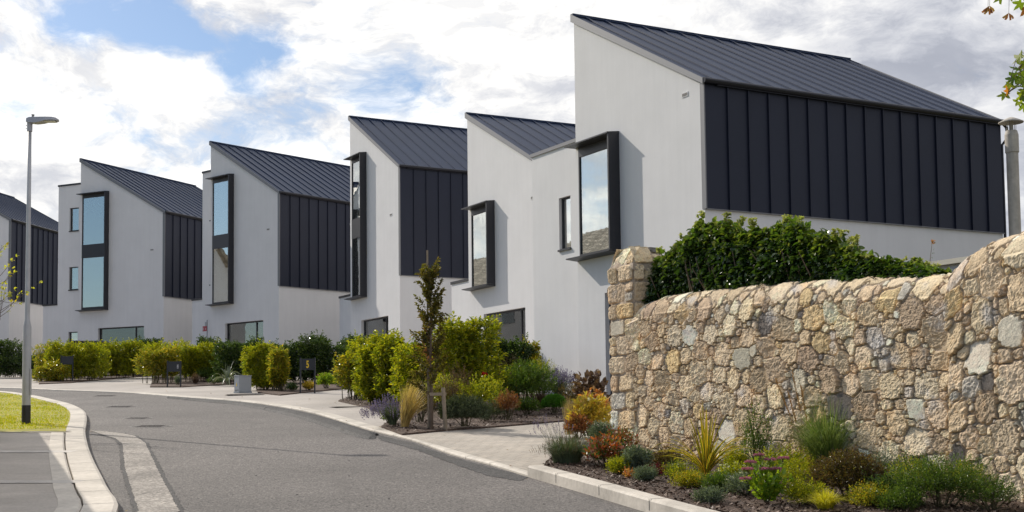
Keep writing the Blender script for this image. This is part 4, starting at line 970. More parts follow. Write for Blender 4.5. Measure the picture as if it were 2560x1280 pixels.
def hedge(p, w, d, h, lab, mt='laurel', L=.09, n=900, rz=0, bare=.12, group='laurel hedges along the footway', name='hedge', cat='hedge', lump=.3, lps=7, h0=.06, lean=0.0, stems=26, bump_top=.12):
    """clipped but loose hedge: upright sprigs filling a lumpy box, bare legs below"""
    root = plant_root(name, p, h0, lab, cat, group, rz)
    n = int(n * 1.25)
    # the hedge is a row of separate young plants, each its own leaning column with side shoots
    k = max(1, int(round(w / .32))); cx = (np.arange(k) + .5) / k * w - w / 2 + RNG.normal(0, .04, k); cy = RNG.normal(0, d * .12, k); ph = h * RNG.uniform(1 - bump_top * 1.3, 1 + bump_top * .6, k); pr = RNG.uniform(.27, .40, k) * (1 + lump * RNG.normal(0, .5, k))
    if k == 1: pr = np.array([w / 2.1])
    j = RNG.integers(0, k, n); t_ = RNG.random(n) ** .85; th = RNG.uniform(0, 2 * np.pi, n); rr = np.sqrt(RNG.uniform(.05, 1, n))
    tip_ = np.where(t_ > .82, 1 - (t_ - .82) * 2.4, 1.0); leg = np.where(t_ < .12, .45 + t_ * 4.5, 1.0)
    nz = 1 + .55 * fbm(th * 1.3 + j * 3, t_ * 3.2 + j, 1.4, 2, 40)
    X = cx[j] + np.cos(th) * rr * pr[j] * tip_ * leg * nz; Yv = cy[j] + np.sin(th) * rr * (d * .42) * tip_ * leg * nz
    Z = (bare + (1 - bare) * t_) * ph[j]; shoots = RNG.random(n) < .12; Z = Z + shoots * (t_ > .7) * RNG.uniform(0, .20, n)
    P = np.stack([X, Yv, Z - .10], 1); A = np.stack([np.cos(th) * .55 + RNG.normal(0, .3, n) + lean, np.sin(th) * .55 + RNG.normal(0, .3, n), np.full(n, .8)], 1)
    V, F = sprig_leaves(P, A, lps, .15, L, L * .40, bend=.35, droop=.25)
    npmesh('foliage', V, F, LM[mt], root)
    idx = RNG.choice(n, min(stems, n), replace=False); ends = [(P[i, 0], P[i, 1], max(.3, P[i, 2] * .8)) for i in idx]
    stems_mesh(root, ends, .05, .012, bx=True)
    return root

def shrub(p, w, h, lab, mt, L=.05, Wf=.45, n=400, lps=6, d=None, name='shrub', cat='shrub', group=None, h0=.08, spr=.10, stems=14, up=.5, hi=False, base=.0, shell=.5, lump=.2, droop=0.0, low=.0, stem_m='stem', extra=None):
    """rounded shrub: sprigs through an uneven dome"""
    root = plant_root(name, p, h0, lab, cat, group); d = d or w
    th = RNG.uniform(0, 2 * np.pi, n); cz = RNG.uniform(-.25 + low, 1, n); sz = np.sqrt(np.clip(1 - cz * cz, 0, 1)); r_ = RNG.random(n) ** shell
    dirs = np.stack([np.cos(th) * sz, np.sin(th) * sz, cz], 1)
    r_ = r_ * (1 + lump * fbm(dirs[:, 0] * 2 + p[0], dirs[:, 2] * 2 + dirs[:, 1] * 1.5, 1.6, 3, 21))
    P = dirs * r_[:, None] * np.array((w / 2, d / 2, h * (1 - base) * .55)); P[:, 2] += h * (base + (1 - base) * .42); P[:, 2] = np.maximum(P[:, 2], .01)
    A = dirs * (1 - up) + np.array((0, 0, up)) + RNG.normal(0, .25, (n, 3))
    V, F = sprig_leaves(P - unit(A) * spr * .6, A, lps, spr, L, L * Wf, hi=hi, droop=droop)
    npmesh('foliage', V, F, LM[mt], root)
    if stems: stems_mesh(root, [tuple(P[i]) for i in RNG.choice(n, min(n, stems), replace=False)], .03, .006 + .004 * h, m=stem_m)
    if extra:
        for (nm, m2, cnt, L2, zt_) in extra:              # flowers or differently coloured tips near the surface
            k = RNG.choice(n, cnt); Q = P[k] * np.array((1.05, 1.05, 1.0)); Q = Q[Q[:, 2] > h * zt_]; Q[:, 2] += .02
            if not len(Q): continue
            V, F = sprig_leaves(Q, np.repeat(np.array([[0, 0, 1.]]), len(Q), 0) + RNG.normal(0, .3, Q.shape), 7, L2 * .4, L2, L2 * .6, spread=1.3); npmesh(nm, V, F, LM[m2], root)
    return root

def blades(n, h, spread, wd, droop, lean=(0, 0), seg=6, base=.04, hv=.25, upr=.0):
    az = RNG.uniform(0, 2 * np.pi, n); out_ = RNG.random(n) ** .7 * spread; H_ = h * RNG.uniform(1 - hv, 1.05, n)
    bx = np.cos(az) * RNG.random(n) * base; by = np.sin(az) * RNG.random(n) * base
    sx = -np.sin(az); sy = np.cos(az); rr = RNG.normal(0, .5, n); sx, sy = sx * np.cos(rr) - sy * np.sin(rr), sx * np.sin(rr) + sy * np.cos(rr)
    rows = []
    for i in range(seg + 1):
        t_ = i / seg; o_ = out_ * (t_ ** 1.6); z = H_ * (t_ - droop * t_ ** 3 * (out_ / max(spread, 1e-6)))
        x = bx + np.cos(az) * o_ + lean[0] * t_ ** 1.5; y = by + np.sin(az) * o_ + lean[1] * t_ ** 1.5
        w_ = wd * (1 - t_ ** 2.2) * (.6 + .4 * min(1, t_ * 5)) + .0006
        rows.append(np.stack([x - sx * w_ / 2, y - sy * w_ / 2, z], 1)); rows.append(np.stack([x + sx * w_ / 2, y + sy * w_ / 2, z], 1))
    V = np.stack(rows, 1).reshape(-1, 3); o = np.arange(n)[:, None] * (2 * seg + 2); F = np.concatenate([o + np.array([2 * i, 2 * i + 1, 2 * i + 3, 2 * i + 2]) for i in range(seg)], 0)
    return V, F, rows[-1]
def grass(p, h, spread, n, lab, mt, wd=.006, droop=.35, lean=(0, 0), h0=.08, base=.06, name='ornamental_grass', group=None, hv=.25, flower=None, fl=.05):
    root = plant_root(name, p, h0, lab, 'grass' if 'grass' in name else 'plant', group)
    V, F, tips = blades(n, h, spread, wd, droop, lean, base=base, hv=hv); npmesh('blades', V, F, LM[mt], root)
    if flower:
        T = tips[::flower[1]]; A = np.stack([T[:, 0] * .5, T[:, 1] * .5, np.full(len(T), .6)], 1)
        V, F = sprig_leaves(T - unit(A) * fl, A, 8, fl * 1.4, fl * .32, fl * .22, spread=.7); npmesh('flower_spikes', V, F, LM[flower[0]], root)
    return root

# --- hedges and shrubs of the far beds
HG = 'laurel hedges along the footway'
hedge((-2.665, 30.269), 1.75, .9, 1.45, 'long bright green laurel hedge left of the slim bronze tree', n=2900, rz=-38)
hedge((-3.378, 32.378), .95, .8, 1.42, 'bright green laurel hedge end next to the yellowing shrub island', n=1000, rz=-30, mt='laurel')
hedge((-1.901, 28.245), 1.1, .7, 1.42, 'laurel hedge part directly behind the slim bronze tree', n=900, rz=-38)
hedge((-0.941, 27.077), .85, .7, 1.72, 'tallest laurel bush right of the slim bronze tree, glossy bright green', n=1100, mt='laurel')
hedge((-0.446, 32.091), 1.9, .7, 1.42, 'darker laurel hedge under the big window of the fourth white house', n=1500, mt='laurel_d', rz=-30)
hedge((-3.745, 32.653), .52, .5, 1.12, 'yellowing upright shrub with bare legs on its own mulch island', n=420, mt='laurel_y', bare=.30, stems=14, name='shrub', cat='shrub', group=None)
hedge((-7.182, 39.207), .92, .7, 1.26, 'yellow green laurel hedge directly behind the grey cabinet', n=1900, rz=-12)
hedge((-6.540, 38.243), .40, .5, 1.15, 'yellowing end of the laurel hedge left of the number 5 board', n=620, mt='laurel_y', bare=.2, group=HG)
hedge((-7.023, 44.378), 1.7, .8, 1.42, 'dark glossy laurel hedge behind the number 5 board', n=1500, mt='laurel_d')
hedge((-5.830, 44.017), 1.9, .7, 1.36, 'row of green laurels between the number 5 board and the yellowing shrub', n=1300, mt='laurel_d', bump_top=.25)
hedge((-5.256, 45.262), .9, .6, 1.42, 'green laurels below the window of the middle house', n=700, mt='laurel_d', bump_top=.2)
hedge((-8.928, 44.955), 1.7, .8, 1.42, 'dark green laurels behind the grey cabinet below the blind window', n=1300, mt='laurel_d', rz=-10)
hedge((-11.970, 45.875), 1.1, .5, 1.10, 'yellow green laurel with bare stems left of the pale marked board', n=700, mt='laurel_y', bare=.28, stems=22)
hedge((-11.129, 47.097), 2.0, .6, 1.24, 'open laurel hedge right of the pale marked board', n=1000, mt='laurel', bare=.2, stems=26)
hedge((-10.457, 48.053), 2.0, .7, 1.38, 'tall dark laurels with sprigs above the grey strap-leaved plant', n=1300, mt='laurel_d', bump_top=.25)
hedge((-12.211, 50.717), 3.0, .7, 1.32, 'back row of green laurels in front of the third white house', n=1200, mt='laurel')
hedge((-15.514, 52.733), 3.3, .9, 1.36, 'wide green laurel hedge under the window of the second white house', n=2600, mt='laurel')
hedge((-16.304, 50.342), 2.0, .9, 1.34, 'green laurel hedge around the plain dark board at far left', n=1300, mt='laurel')
hedge((-16.869, 49.289), .85, .6, .62, 'low yellow green bush at the left tip of the far bed', n=460, mt='laurel_y', bare=.1, group=None, name='shrub', cat='shrub')
hedge((-18.348, 53.696), 1.0, .6, 1.30, 'loose yellow green laurel standing over the low bush at far left', n=500, mt='laurel_y', bare=.3)
hedge((-14.863, 55.440), .9, .7, 1.45, 'dark evergreen at the right end of the far left hedge', n=700, mt='laurel_d')
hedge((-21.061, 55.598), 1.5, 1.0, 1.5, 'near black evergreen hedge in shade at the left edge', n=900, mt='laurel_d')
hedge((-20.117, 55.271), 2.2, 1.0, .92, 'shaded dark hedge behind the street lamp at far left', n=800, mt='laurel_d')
hedge((0.085, 34.636), .7, .5, 1.25, 'slender green shrubs against the white wall of the fourth house', n=380, mt='laurel_d', group=None, name='shrub', cat='shrub')
# sapling with visible leader
hedge((0.381, 32.091), .34, .3, 1.42, 'slim young sapling with a few yellow leaves in front of the white wall', n=150, mt='laurel_y', bare=.35, name='sapling', cat='tree', group=None, stems=5)
# --- low plants in the far beds
shrub((-5.790, 38.306), .32, .24, 'small golden mound under the number 5 board', 'gold', L=.04, n=260, h0=.06)
shrub((-5.436, 39.284), .55, .42, 'pink-headed stonecrop clump right of the number 5 board', 'sedum', L=.06, Wf=.6, n=260, extra=[('flower_head', 'pink', 60, .05, .72)], name='stonecrop', cat='plant')
shrub((-5.125, 40.041), .55, .36, 'pale leaved low plant beside the pink stonecrop', 'grey', L=.05, n=240, name='perennial', cat='plant')
shrub((-6.157, 37.633), .3, .2, 'dark low plant at the foot of the number 5 board', 'laurel_d', L=.05, n=120, name='perennial', cat='plant')
shrub((-10.788, 43.474), .24, .28, 'blue green mound between the posts of the pale marked board', 'grey', L=.03, n=260, name='perennial', cat='plant')
grass((-10.445, 44.371), .42, .34, 520, 'brown feathery grass right of the pale marked board', 'brown', wd=.008, droop=.8)
shrub((-10.603, 46.932), .8, .45, 'ferny green clump between the hedge and the grey strap-leaved plant', 'green', L=.09, Wf=.3, n=200, name='fern', cat='plant')
shrub((-9.703, 43.816), .5, .2, 'low green cushion left of the grey strap-leaved plant', 'laurel_d', L=.05, n=160, name='perennial', cat='plant')
shrub((-16.441, 53.048), .55, .34, 'silver grey mound in the far left bed', 'grey', L=.05, n=280, name='perennial', cat='plant')
shrub((-15.558, 53.693), .95, .38, 'dark grey lavender mound in the far left bed', 'lavdark', L=.06, Wf=.15, n=420, lps=5, name='lavender', cat='plant')
shrub((-15.153, 54.531), .6, .34, 'small dark mound at the right end of the far left bed', 'lavdark', L=.06, Wf=.2, n=220, name='lavender', cat='plant')
shrub((-15.616, 50.973), .13, .85, 'single upright yellow green flower stalk in the far left bed', 'sedum', L=.05, n=70, name='flower_stalk', cat='plant', base=.55)

def strap(p, n, Lh, spread, wd, lab, edge, mid, h0=.08, droop=.55, name='flax_plant', lean=(0, 0)):
    root = plant_root(name, p, h0, lab, 'plant'); 
    az = RNG.uniform(0, 2 * np.pi, n); o_ = RNG.random(n) ** .8; seg = 9; cols = 5; H_ = Lh * RNG.uniform(.62, 1.05, n); V = []; F = []; mi = []
    for j in range(n):
        ca, sa = math.cos(az[j]), math.sin(az[j]); tw = random.uniform(-.5, .5); bs = len(V); kink = random.random() < .25
        for i in range(seg + 1):
            t_ = i / seg; out_ = spread * o_[j] * (t_ ** 1.5) * 1.0; z = H_[j] * (t_ * (1 - .30 * o_[j]) - droop * (o_[j] ** 1.5) * t_ ** (2.6 if not kink else 5))
            w_ = wd * (.55 + .9 * t_) * (1 - t_ ** 3) if t_ < 1 else .001; w_ = max(w_, .001)
            px_, py_ = ca * out_ + lean[0] * t_, sa * out_ + lean[1] * t_; sx, sy = -sa * math.cos(tw) - ca * math.sin(tw) * .4, ca * math.cos(tw) - sa * math.sin(tw) * .4
            for q in range(cols):
                f = q / (cols - 1) - .5; V.append((px_ + sx * w_ * f + ca * .02, py_ + sy * w_ * f + sa * .02, max(.0, z) + abs(f) * w_ * .5))
        for i in range(seg):
            for q in range(cols - 1):
                a = bs + i * cols + q; F.append((a, a + 1, a + 1 + cols, a + cols)); mi.append(1 if q in (1, 2) else 0)
    o = npmesh('strap_leaf', V, F, [LM[edge], LM[mid]], root, mi=mi, smooth=True); return root
strap((-9.098, 42.986), 34, 1.05, .62, .06, 'grey green strap-leaved flax arching behind the cabinet', 'flaxgrey', 'flaxgrey', droop=.9)

# --- middle bed, beside the block paved drive
grass((-1.792, 22.355), .86, .30, 620, 'blond feathery grass clump leaning right at the corner of the bed', 'straw', wd=.006, droop=.22, lean=(.20, 0), base=.07, hv=.55, name='feather_grass')
grass((-2.035, 22.859), .50, .46, 420, 'purple flowering catmint spilling left of the blond grass', 'lav', wd=.007, droop=.6, lean=(-.08, 0), flower=('purple', 2), fl=.09, name='catmint')
shrub((-2.137, 23.461), .34, .2, 'green low tuft at the foot of the catmint', 'green', L=.035, n=200, name='perennial', cat='plant')
shrub((-0.810, 22.291), .86, .50, 'dark grey green lavender mound right of the wooden stake', 'lavdark', L=.07, Wf=.12, n=1100, lps=7, name='lavender', cat='plant', up=.7)
shrub((-1.624, 23.577), .55, .62, 'dark twiggy shrub between the blond grass and the slim tree', 'brownbush', L=.035, n=420)
shrub((-1.064, 25.221), .8, 1.02, 'dry reddish brown twiggy shrub behind the wooden stake', 'brown', L=.03, Wf=.35, n=560, lps=5, up=.7)
shrub((-0.576, 25.134), 1.0, .78, 'yellow green leafy perennial behind the dark lavender', 'laurel', L=.05, n=420, name='perennial', cat='plant')
shrub((-0.103, 23.837), .46, .52, 'rust coloured shrub at the front of the middle bed', 'rust', L=.032, n=430, base=.1)
shrub((0.268, 25.453), .46, .30, 'low green plant between the rust shrub and the box ball', 'green', L=.05, n=240, name='perennial', cat='plant')
shrub((0.782, 25.723), .50, .37, 'clipped bright green box ball beside the drive', 'box', L=.018, Wf=.6, n=2400, lps=5, spr=.03, lump=.05, shell=.18, name='box_ball', cat='shrub')
shrub((0.243, 27.534), 1.25, .98, 'big fresh green bush in the middle bed in front of the white wall', 'green', L=.055, Wf=.35, n=1300, lps=7)
shrub((0.606, 29.253), .8, 1.02, 'green and purple flowering perennial against the white wall', 'laurel', L=.045, Wf=.3, n=620, up=.8, extra=[('flower', 'purple', 60, .03, .75)], name='perennial', cat='plant')
grass((0.991, 28.858), .80, .40, 480, 'tall grey lilac catmint below the white link wall', 'lav', wd=.006, droop=.35, flower=('purple', 2), fl=.09, name='catmint')
grass((0.586, 27.189), .42, .30, 520, 'dry brown grass behind the box ball', 'brown', wd=.005, droop=.4)
shrub((-0.302, 27.363), 1.1, 1.05, 'airy shrub with dusty pink seed heads by the red rose', 'laurel', L=.03, Wf=.35, n=420, up=.8, lps=5, extra=[('seed_head', 'brown', 130, .03, .6)])
shrub((-0.062, 29.881), 1.0, 1.12, 'tall dusty brown verbena haze in front of the window', 'brown', L=.028, Wf=.3, n=380, up=.9, lps=4, name='perennial', cat='plant')
# red rose
t = plant_root('rose', (-0.541, 26.346), .07, 'single red rose on a thorny stem in the middle bed', 'flower')
b = MB(); b.tube([(0, 0, 0), (.03, 0, .3), (-.01, 0, .71)], .006, 5); b.build('stem', M['stem'], t)
P = RNG.normal(0, .014, (26, 3)) + np.array((-.01, 0, .74)); V, F = leaf_geo(P, unit(P - np.array((-.01, 0, .72))) + RNG.normal(0, .2, P.shape), .045, .045, hi=True); npmesh('bloom', V, F, LM['red'], t)
P = np.array([(.02, 0, .15 + .08 * i) for i in range(7)]); V, F = sprig_leaves(P, RNG.normal(0, 1, (7, 3)), 4, .06, .05, .03); npmesh('foliage', V, F, LM['laurel'], t)

# slim bronze tree with cane, stake and tie
c = (-1.340, 22.104); t = plant_root('columnar_tree', c, .06, 'slim columnar tree with bronze autumn leaves in the middle bed', 'tree')
b = MB(); tr = [(0, 0, -.1), (.01, 0, .5), (-.01, .0, 1.1), (.01, 0, 1.7), (-.01, 0, 2.3), (-.03, 0, 2.72)]; b.tube(tr, [.034, .03, .024, .018, .012, .004], 8)
ends = []
for i in range(110):
    z = .52 + 1.93 * (i / 110) ** .9; a = random.uniform(0, 6.28); l = random.uniform(.09, .25) * (1.0 - .55 * max(0, (z - .55) / 2.2) ** 1.6) * (1.15 if z < 1.3 else 1)
    e = (math.cos(a) * l, math.sin(a) * l, z + random.uniform(.12, .30)); b.tube([(0, 0, z), (e[0] * .55, e[1] * .55, z + (e[2] - z) * .35), e], [.006, .004, .002], 4, cap=False); ends.append(((0, 0, z), e))
b.build('trunk', M['bark'], t)
P = []; A = []
for (s_, e) in ends:
    for f in (.45, .7, .95): P.append([s_[j] + (e[j] - s_[j]) * f for j in range(3)]); A.append([e[j] - s_[j] for j in range(3)])
V, F = sprig_leaves(np.array(P), np.array(A) + RNG.normal(0, .08, (len(P), 3)), 11, .11, .060, .038, spread=1.0); npmesh('crown', V, F, LM['hornbeam'], t)
P = np.array([(random.uniform(-.14, -.02), random.uniform(-.1, .1), random.uniform(1.05, 1.75)) for _ in range(15)]); V, F = sprig_leaves(P, RNG.normal(0, .4, P.shape) + (0, 0, .5), 5, .08, .055, .035); npmesh('autumn_leaves', V, F, LM['orange'], t)
t2 = plant_root('tree_cane', (c[0] - .045, c[1] + .03), .0, 'pale timber cane rising above the top of the slim bronze tree', 'stake'); MB().box(-.015, .015, -.015, .015, -.1, 3.0).build('cane', M['timber'], t2)
c2 = (-1.107, 21.890); t3 = plant_root('tree_stake', c2, .0, 'short weathered round timber stake right of the slim bronze tree', 'stake')
b = MB(); b.tube([(0.02, 0, -.1), (-.02, 0, .74)], [.033, .031], 12); b.build('post', M['timber'], t3); MB().box(-.24, .03, -.015, .015, .61, .66).build('cross_rail', M['timber'], t3)

# --- foreground bed under the stone wall
shrub((1.371, 23.690), .62, .85, 'dried brown hydrangea clump left of the stone pier', 'brown', L=.11, Wf=.7, n=110, lps=5, hi=True, name='dried_hydrangea', cat='plant', up=.6, stem_m='bark')
shrub((1.339, 22.693), .5, .55, 'orange withered leaves below the dried hydrangea', 'orange', L=.08, Wf=.6, n=110, lps=5, hi=True, name='hydrangea', cat='plant')
shrub((1.128, 19.872), .62, .62, 'golden yellow autumn perennial left of the wall foot', 'gold', L=.075, Wf=.4, n=230, lps=6, hi=True, name='perennial', cat='plant', extra=[('white_flower', 'white', 12, .05, .7)])
grass((0.843, 20.212), .58, .08, 150, 'stiff upright straw stalks beside the drive', 'straw', wd=.008, droop=.1, base=.07, name='straw_grass')
shrub((0.932, 19.469), .38, .34, 'rust brown perennial in front of the straw stalks', 'rust', L=.06, n=160, name='perennial', cat='plant')
shrub((1.177, 18.126), .36, .30, 'grey green ferny plant against the wall corner', 'grey', L=.05, Wf=.2, n=320, name='perennial', cat='plant')
grass((0.624, 15.760), .40, .34, 1500, 'grey green lavender mound at the drive corner with dry flower spikes', 'lav', wd=.0045, droop=.55, base=.16, flower=('brown', 9), fl=.035, name='lavender', hv=.4)
grass((0.547, 15.954), .52, .26, 46, 'purple tipped lavender stalks leaning left over the drive', 'lavdark', wd=.003, droop=.2, lean=(-.12, 0), base=.12, flower=('purple', 1), fl=.045, name='lavender_stalks')
shrub((1.055, 15.267), .55, .34, 'red and green leaved photinia at the wall foot', 'redgreen', L=.05, Wf=.5, n=190, lps=6, hi=True)
shrub((1.321, 14.540), .32, .28, 'grey green variegated mound at the wall foot', 'grey', L=.045, Wf=.3, n=330, lps=7, name='perennial', cat='plant')
shrub((1.198, 14.060), .12, .08, 'tiny orange plant near the kerb', 'orange', L=.03, n=34, name='perennial', cat='plant', stems=0)
shrub((1.513, 14.403), .30, .09, 'low crimson leaved plant left of the yellow flax', 'crimson', L=.03, Wf=.5, n=70, hi=True, name='perennial', cat='plant', stems=0)
strap((1.994, 14.053), 70, .80, .60, .028, 'yellow striped flax with arching sword leaves in the foreground bed', 'flaxy', 'flaxg', droop=.40)
shrub((2.144, 13.274), .36, .22, 'green cushion with small white flowers right of the yellow flax', 'laurel', L=.028, n=300, name='alyssum', cat='plant', extra=[('white_flower', 'white', 60, .02, .5)])
shrub((2.144, 12.473), .42, .22, 'low white flowered cushion in front of the stonecrop', 'grey', L=.028, n=320, name='alyssum', cat='plant', extra=[('white_flower', 'white', 70, .02, .5)])
shrub((2.568, 14.294), .40, .72, 'tall small-leaved green shrub against the wall', 'green', L=.022, Wf=.5, n=330, lps=7, up=.85, lump=.5)
shrub((2.799, 13.934), .6, .34, 'tangled green perennial behind the stonecrop', 'laurel', L=.03, Wf=.35, n=420, name='perennial', cat='plant', extra=[('white_flower', 'white', 26, .02, .5)])
# stonecrop with round leaves and pink heads
t = plant_root('stonecrop', (2.219, 11.861), .08, 'pink flowering stonecrop with fat yellow green leaves in the foreground', 'plant')
P = []; A = []; heads = []
for (x, y, z) in ((-.05, .10, .42), (.04, .05, .38), (.16, .08, .39), (-.17, .0, .30), (-.20, -.06, .22), (-.13, .08, .36), (.02, -.1, .24), (.12, -.06, .26), (-.06, -.08, .22), (.2, -.02, .22), (-.02, .0, .30), (.08, .0, .3)):
    for f in np.linspace(.15, .9, 9): P.append((x * f, y * f, z * f)); A.append((x, y, z))
    if z > .29 or x < -.19: heads.append((x, y, z))
V, F = sprig_leaves(np.array(P), np.array(A), 3, .03, .062, .046, spread=1.3, hi=True, bend=-.1); npmesh('foliage', V, F, LM['sedum'], t)
b = MB(); [b.tube([(0, 0, 0), (x * .5, y * .5, z * .5), (x, y, z)], .006, 5) for x, y, z in heads]; b.build('stem', M['stem'], t)
for (x, y, z) in heads[:8]:
    k = 90; a = RNG.uniform(0, 6.28, k); r_ = .052 * RNG.random(k) ** .5; P = np.stack([x + r_ * np.cos(a), y + r_ * np.sin(a), z + .012 - r_ ** 2 * 4 + RNG.normal(0, .003, k)], 1)
    V, F = sprig_leaves(P, np.repeat([[0, 0, 1.]], k, 0) + RNG.normal(0, .2, (k, 3)), 4, .008, .012, .010, spread=1.2); npmesh('flower_head', V, F, LM['pink'], t)
grass((3.301, 14.142), .92, .66, 1700, 'large green ornamental grass fountain against the wall', 'blade', wd=.0055, droop=.55, base=.14, hv=.35)
grass((3.162, 14.270), .36, .50, 400, 'dry bleached lower blades around the green grass fountain', 'straw', wd=.004, droop=.8, base=.12)
t = plant_root('grass_plumes', (3.163, 14.464), .08, 'orange tan dried flower stalks standing in front of the wall', 'grass')
b = MB(); P = []; A = []
for (x, z, lx) in ((-.24, .98, -.10), (-.10, 1.05, -.06), (-.02, .90, -.05), (.08, 1.08, -.02), (.19, .94, .06), (-.16, .84, -.05)):
    e = (x + lx, 0, z); b.tube([(x * .4, 0, 0), (x * .8, 0, z * .6), e], [.0025, .002, .0012], 4, cap=False)
    for f in np.linspace(.62, 1.0, 20): P.append((x * .8 + (e[0] - x * .8) * (f - .6) / .4, 0, z * f)); A.append((lx * .6, 0, 1))
b.build('stalk', LM['tan'], t); V, F = sprig_leaves(np.array(P), np.array(A), 5, .02, .028, .009, spread=.35); npmesh('plume', V, F, LM['tan'], t)
shrub((2.989, 12.115), .66, .42, 'dense bronze brown bush in the foreground below the grass fountain', 'brownbush', L=.026, Wf=.5, n=1500, lps=7, lump=.15, shell=.3)
grass((2.624, 11.423), .22, .26, 420, 'bright yellow grass tuft at the bottom edge', 'yblade', wd=.006, droop=.7, name='yellow_grass')
shrub((3.620, 11.537), .95, .44, 'spreading small-leaved green bush at the bottom right', 'green', L=.022, Wf=.45, n=1300, lps=7, lump=.6, shell=.6, d=.6)
shrub((3.270, 11.745), .5, .24, 'dark green low plant between the bronze bush and the green bush', 'laurel_d', L=.028, n=420, name='perennial', cat='plant')
shrub((3.981, 11.311), .5, .30, 'green bush end at the lower right corner', 'green', L=.022, n=400)
shrub((2.523, 11.809), .4, .2, 'green ground cover right of the stonecrop', 'laurel', L=.026, n=360, name='perennial', cat='plant')

shrub((1.692, 13.795), .34, .20, 'low twiggy tuft between the crimson plant and the yellow flax', 'laurel', L=.025, n=150, name='perennial', cat='plant')
shrub((1.270, 16.453), .5, .36, 'mixed green and rust foliage at the foot of the stone pier', 'redgreen', L=.04, n=200, name='perennial', cat='plant')
shrub((2.627, 12.634), .45, .34, 'tangle of thin green stems between stonecrop and grass fountain', 'laurel', L=.022, Wf=.3, n=420, up=.8, name='perennial', cat='plant')
shrub((3.551, 13.010), .55, .36, 'grey green stems against the wall right of the grass fountain', 'grey', L=.03, Wf=.2, n=300, up=.8, name='perennial', cat='plant')
shrub((1.245, 26.657), .8, .55, 'brown and green undergrowth right of the box ball', 'brownbush', L=.035, n=420)
shrub((-0.406, 23.784), .6, .34, 'low grey green plants at the front of the middle bed', 'lavdark', L=.04, Wf=.2, n=320, name='perennial', cat='plant')
shrub((-1.321, 25.865), .8, .8, 'yellow green shrub filling the bed behind the slim bronze tree', 'laurel', L=.05, n=520)
shrub((-0.840, 27.748), .9, 1.0, 'loose yellow green shrub below the tallest laurel', 'laurel_y', L=.045, n=420)
fill = [(.26, .16, 'laurel', 'low green seedling clump in front of the photinia'), (.24, .12, 'grey', 'flat grey cushion in front of the variegated mound'),
 (.34, .24, 'brownbush', 'brown green tuft against the wall left of the yellow flax'), (.30, .13, 'laurel_y', 'yellow ground cover in front of the yellow flax'), (.34, .16, 'green', 'green ground cover between the yellow flax and the stonecrop'),
 (.34, .26, 'laurel', 'yellow green foliage against the wall right of the yellow flax'), (.40, .18, 'laurel_y', 'yellow green cushion in front of the bronze bush'), (.50, .34, 'laurel', 'light green foliage against the wall left of the spreading green bush'),
 (.50, .30, 'laurel', 'light green foliage against the wall at far right'), (.40, .36, 'straw', 'bleached grass stems between the grass fountain and the wall'), (.26, .10, 'grey', 'small grey plant close to the kerb below the flax'), (.4, .16, 'green', 'low green cushion at the bottom edge')]
for (w_, h_, m_, lab_), c_ in zip(fill, [(1.115, 14.483), (1.337, 13.830), (1.675, 14.781), (1.713, 13.185), (1.952, 12.848), (2.395, 14.545), (3.054, 11.585), (3.673, 12.335), (4.150, 12.292), (3.580, 13.855), (1.734, 12.008), (3.232, 11.373)]): shrub(c_, w_, h_, lab_, m_, L=.026, Wf=.35, n=int(260 + 500 * w_), name='perennial', cat='plant', up=.65, lump=.45)
grass((2.411, 13.281), .34, .30, 240, 'thin green grass tuft behind the pink stonecrop', 'blade', wd=.004, droop=.5, name='grass_tuft')
grass((1.669, 13.940), .26, .22, 200, 'small green grass tuft left of the yellow flax', 'blade', wd=.004, droop=.5, name='grass_tuft')
# --- ivy hedge on top of the stone wall
t = empty('ivy_hedge', (*wp(3.2, -.5), S(15.3)), 0, 'dense mounded ivy with pale flower heads along the top of the rubble wall', 'ivy'); off = Vector(t.location)
HX = [.3, .7, 1.0, 1.5, 2.0, 2.6, 3.1, 3.7, 4.1, 4.5, 4.9, 5.3, 5.65]; HZ = [.26, .44, .62, .68, .78, .62, .64, .56, .42, .26, .16, .10, .02]
def ivy_pts(n, lo, hi, front=.5):
    s = RNG.uniform(.35, 5.75, n); f = RNG.random(n); t_ = RNG.random(n) * (hi - lo) + lo; o_ = RNG.uniform(0, 1, n); o_ = np.where(f < front, o_ * .12, o_)
    hh = np.interp(s, HX, HZ) * (1 + .24 * fbm(s, s * 0 + .7, 3.6, 4, 66)); wt = np.interp(s, TOPX, TOPZ)
    bulge = .10 * fbm(s, t_ * .8, 3.0, 3, 91)
    back = np.clip(hh * 1.1, .2, .75); O = -.20 + bulge - .06 * (1 - t_) - (t_ ** 2) * .12 - o_ * back
    zz = wt - .10 + (hh + .06) * np.sqrt(np.clip(1 - (o_ * .9) ** 2, .1, 1)) * t_
    return s, O, zz, t_, o_
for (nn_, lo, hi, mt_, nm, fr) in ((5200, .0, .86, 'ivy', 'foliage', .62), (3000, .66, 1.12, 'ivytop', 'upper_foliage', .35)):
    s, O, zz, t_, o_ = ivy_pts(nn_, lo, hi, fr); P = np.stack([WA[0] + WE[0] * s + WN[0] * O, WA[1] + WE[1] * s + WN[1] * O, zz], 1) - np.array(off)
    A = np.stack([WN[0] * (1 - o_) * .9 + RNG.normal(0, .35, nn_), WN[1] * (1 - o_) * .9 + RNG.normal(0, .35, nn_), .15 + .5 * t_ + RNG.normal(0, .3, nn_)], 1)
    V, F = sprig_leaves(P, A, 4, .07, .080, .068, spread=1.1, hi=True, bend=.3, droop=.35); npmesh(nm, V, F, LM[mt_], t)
s, O, zz, t_, o_ = ivy_pts(70, 1.0, 1.02, .4); b = MB(); P = []; A = []; U_ = []
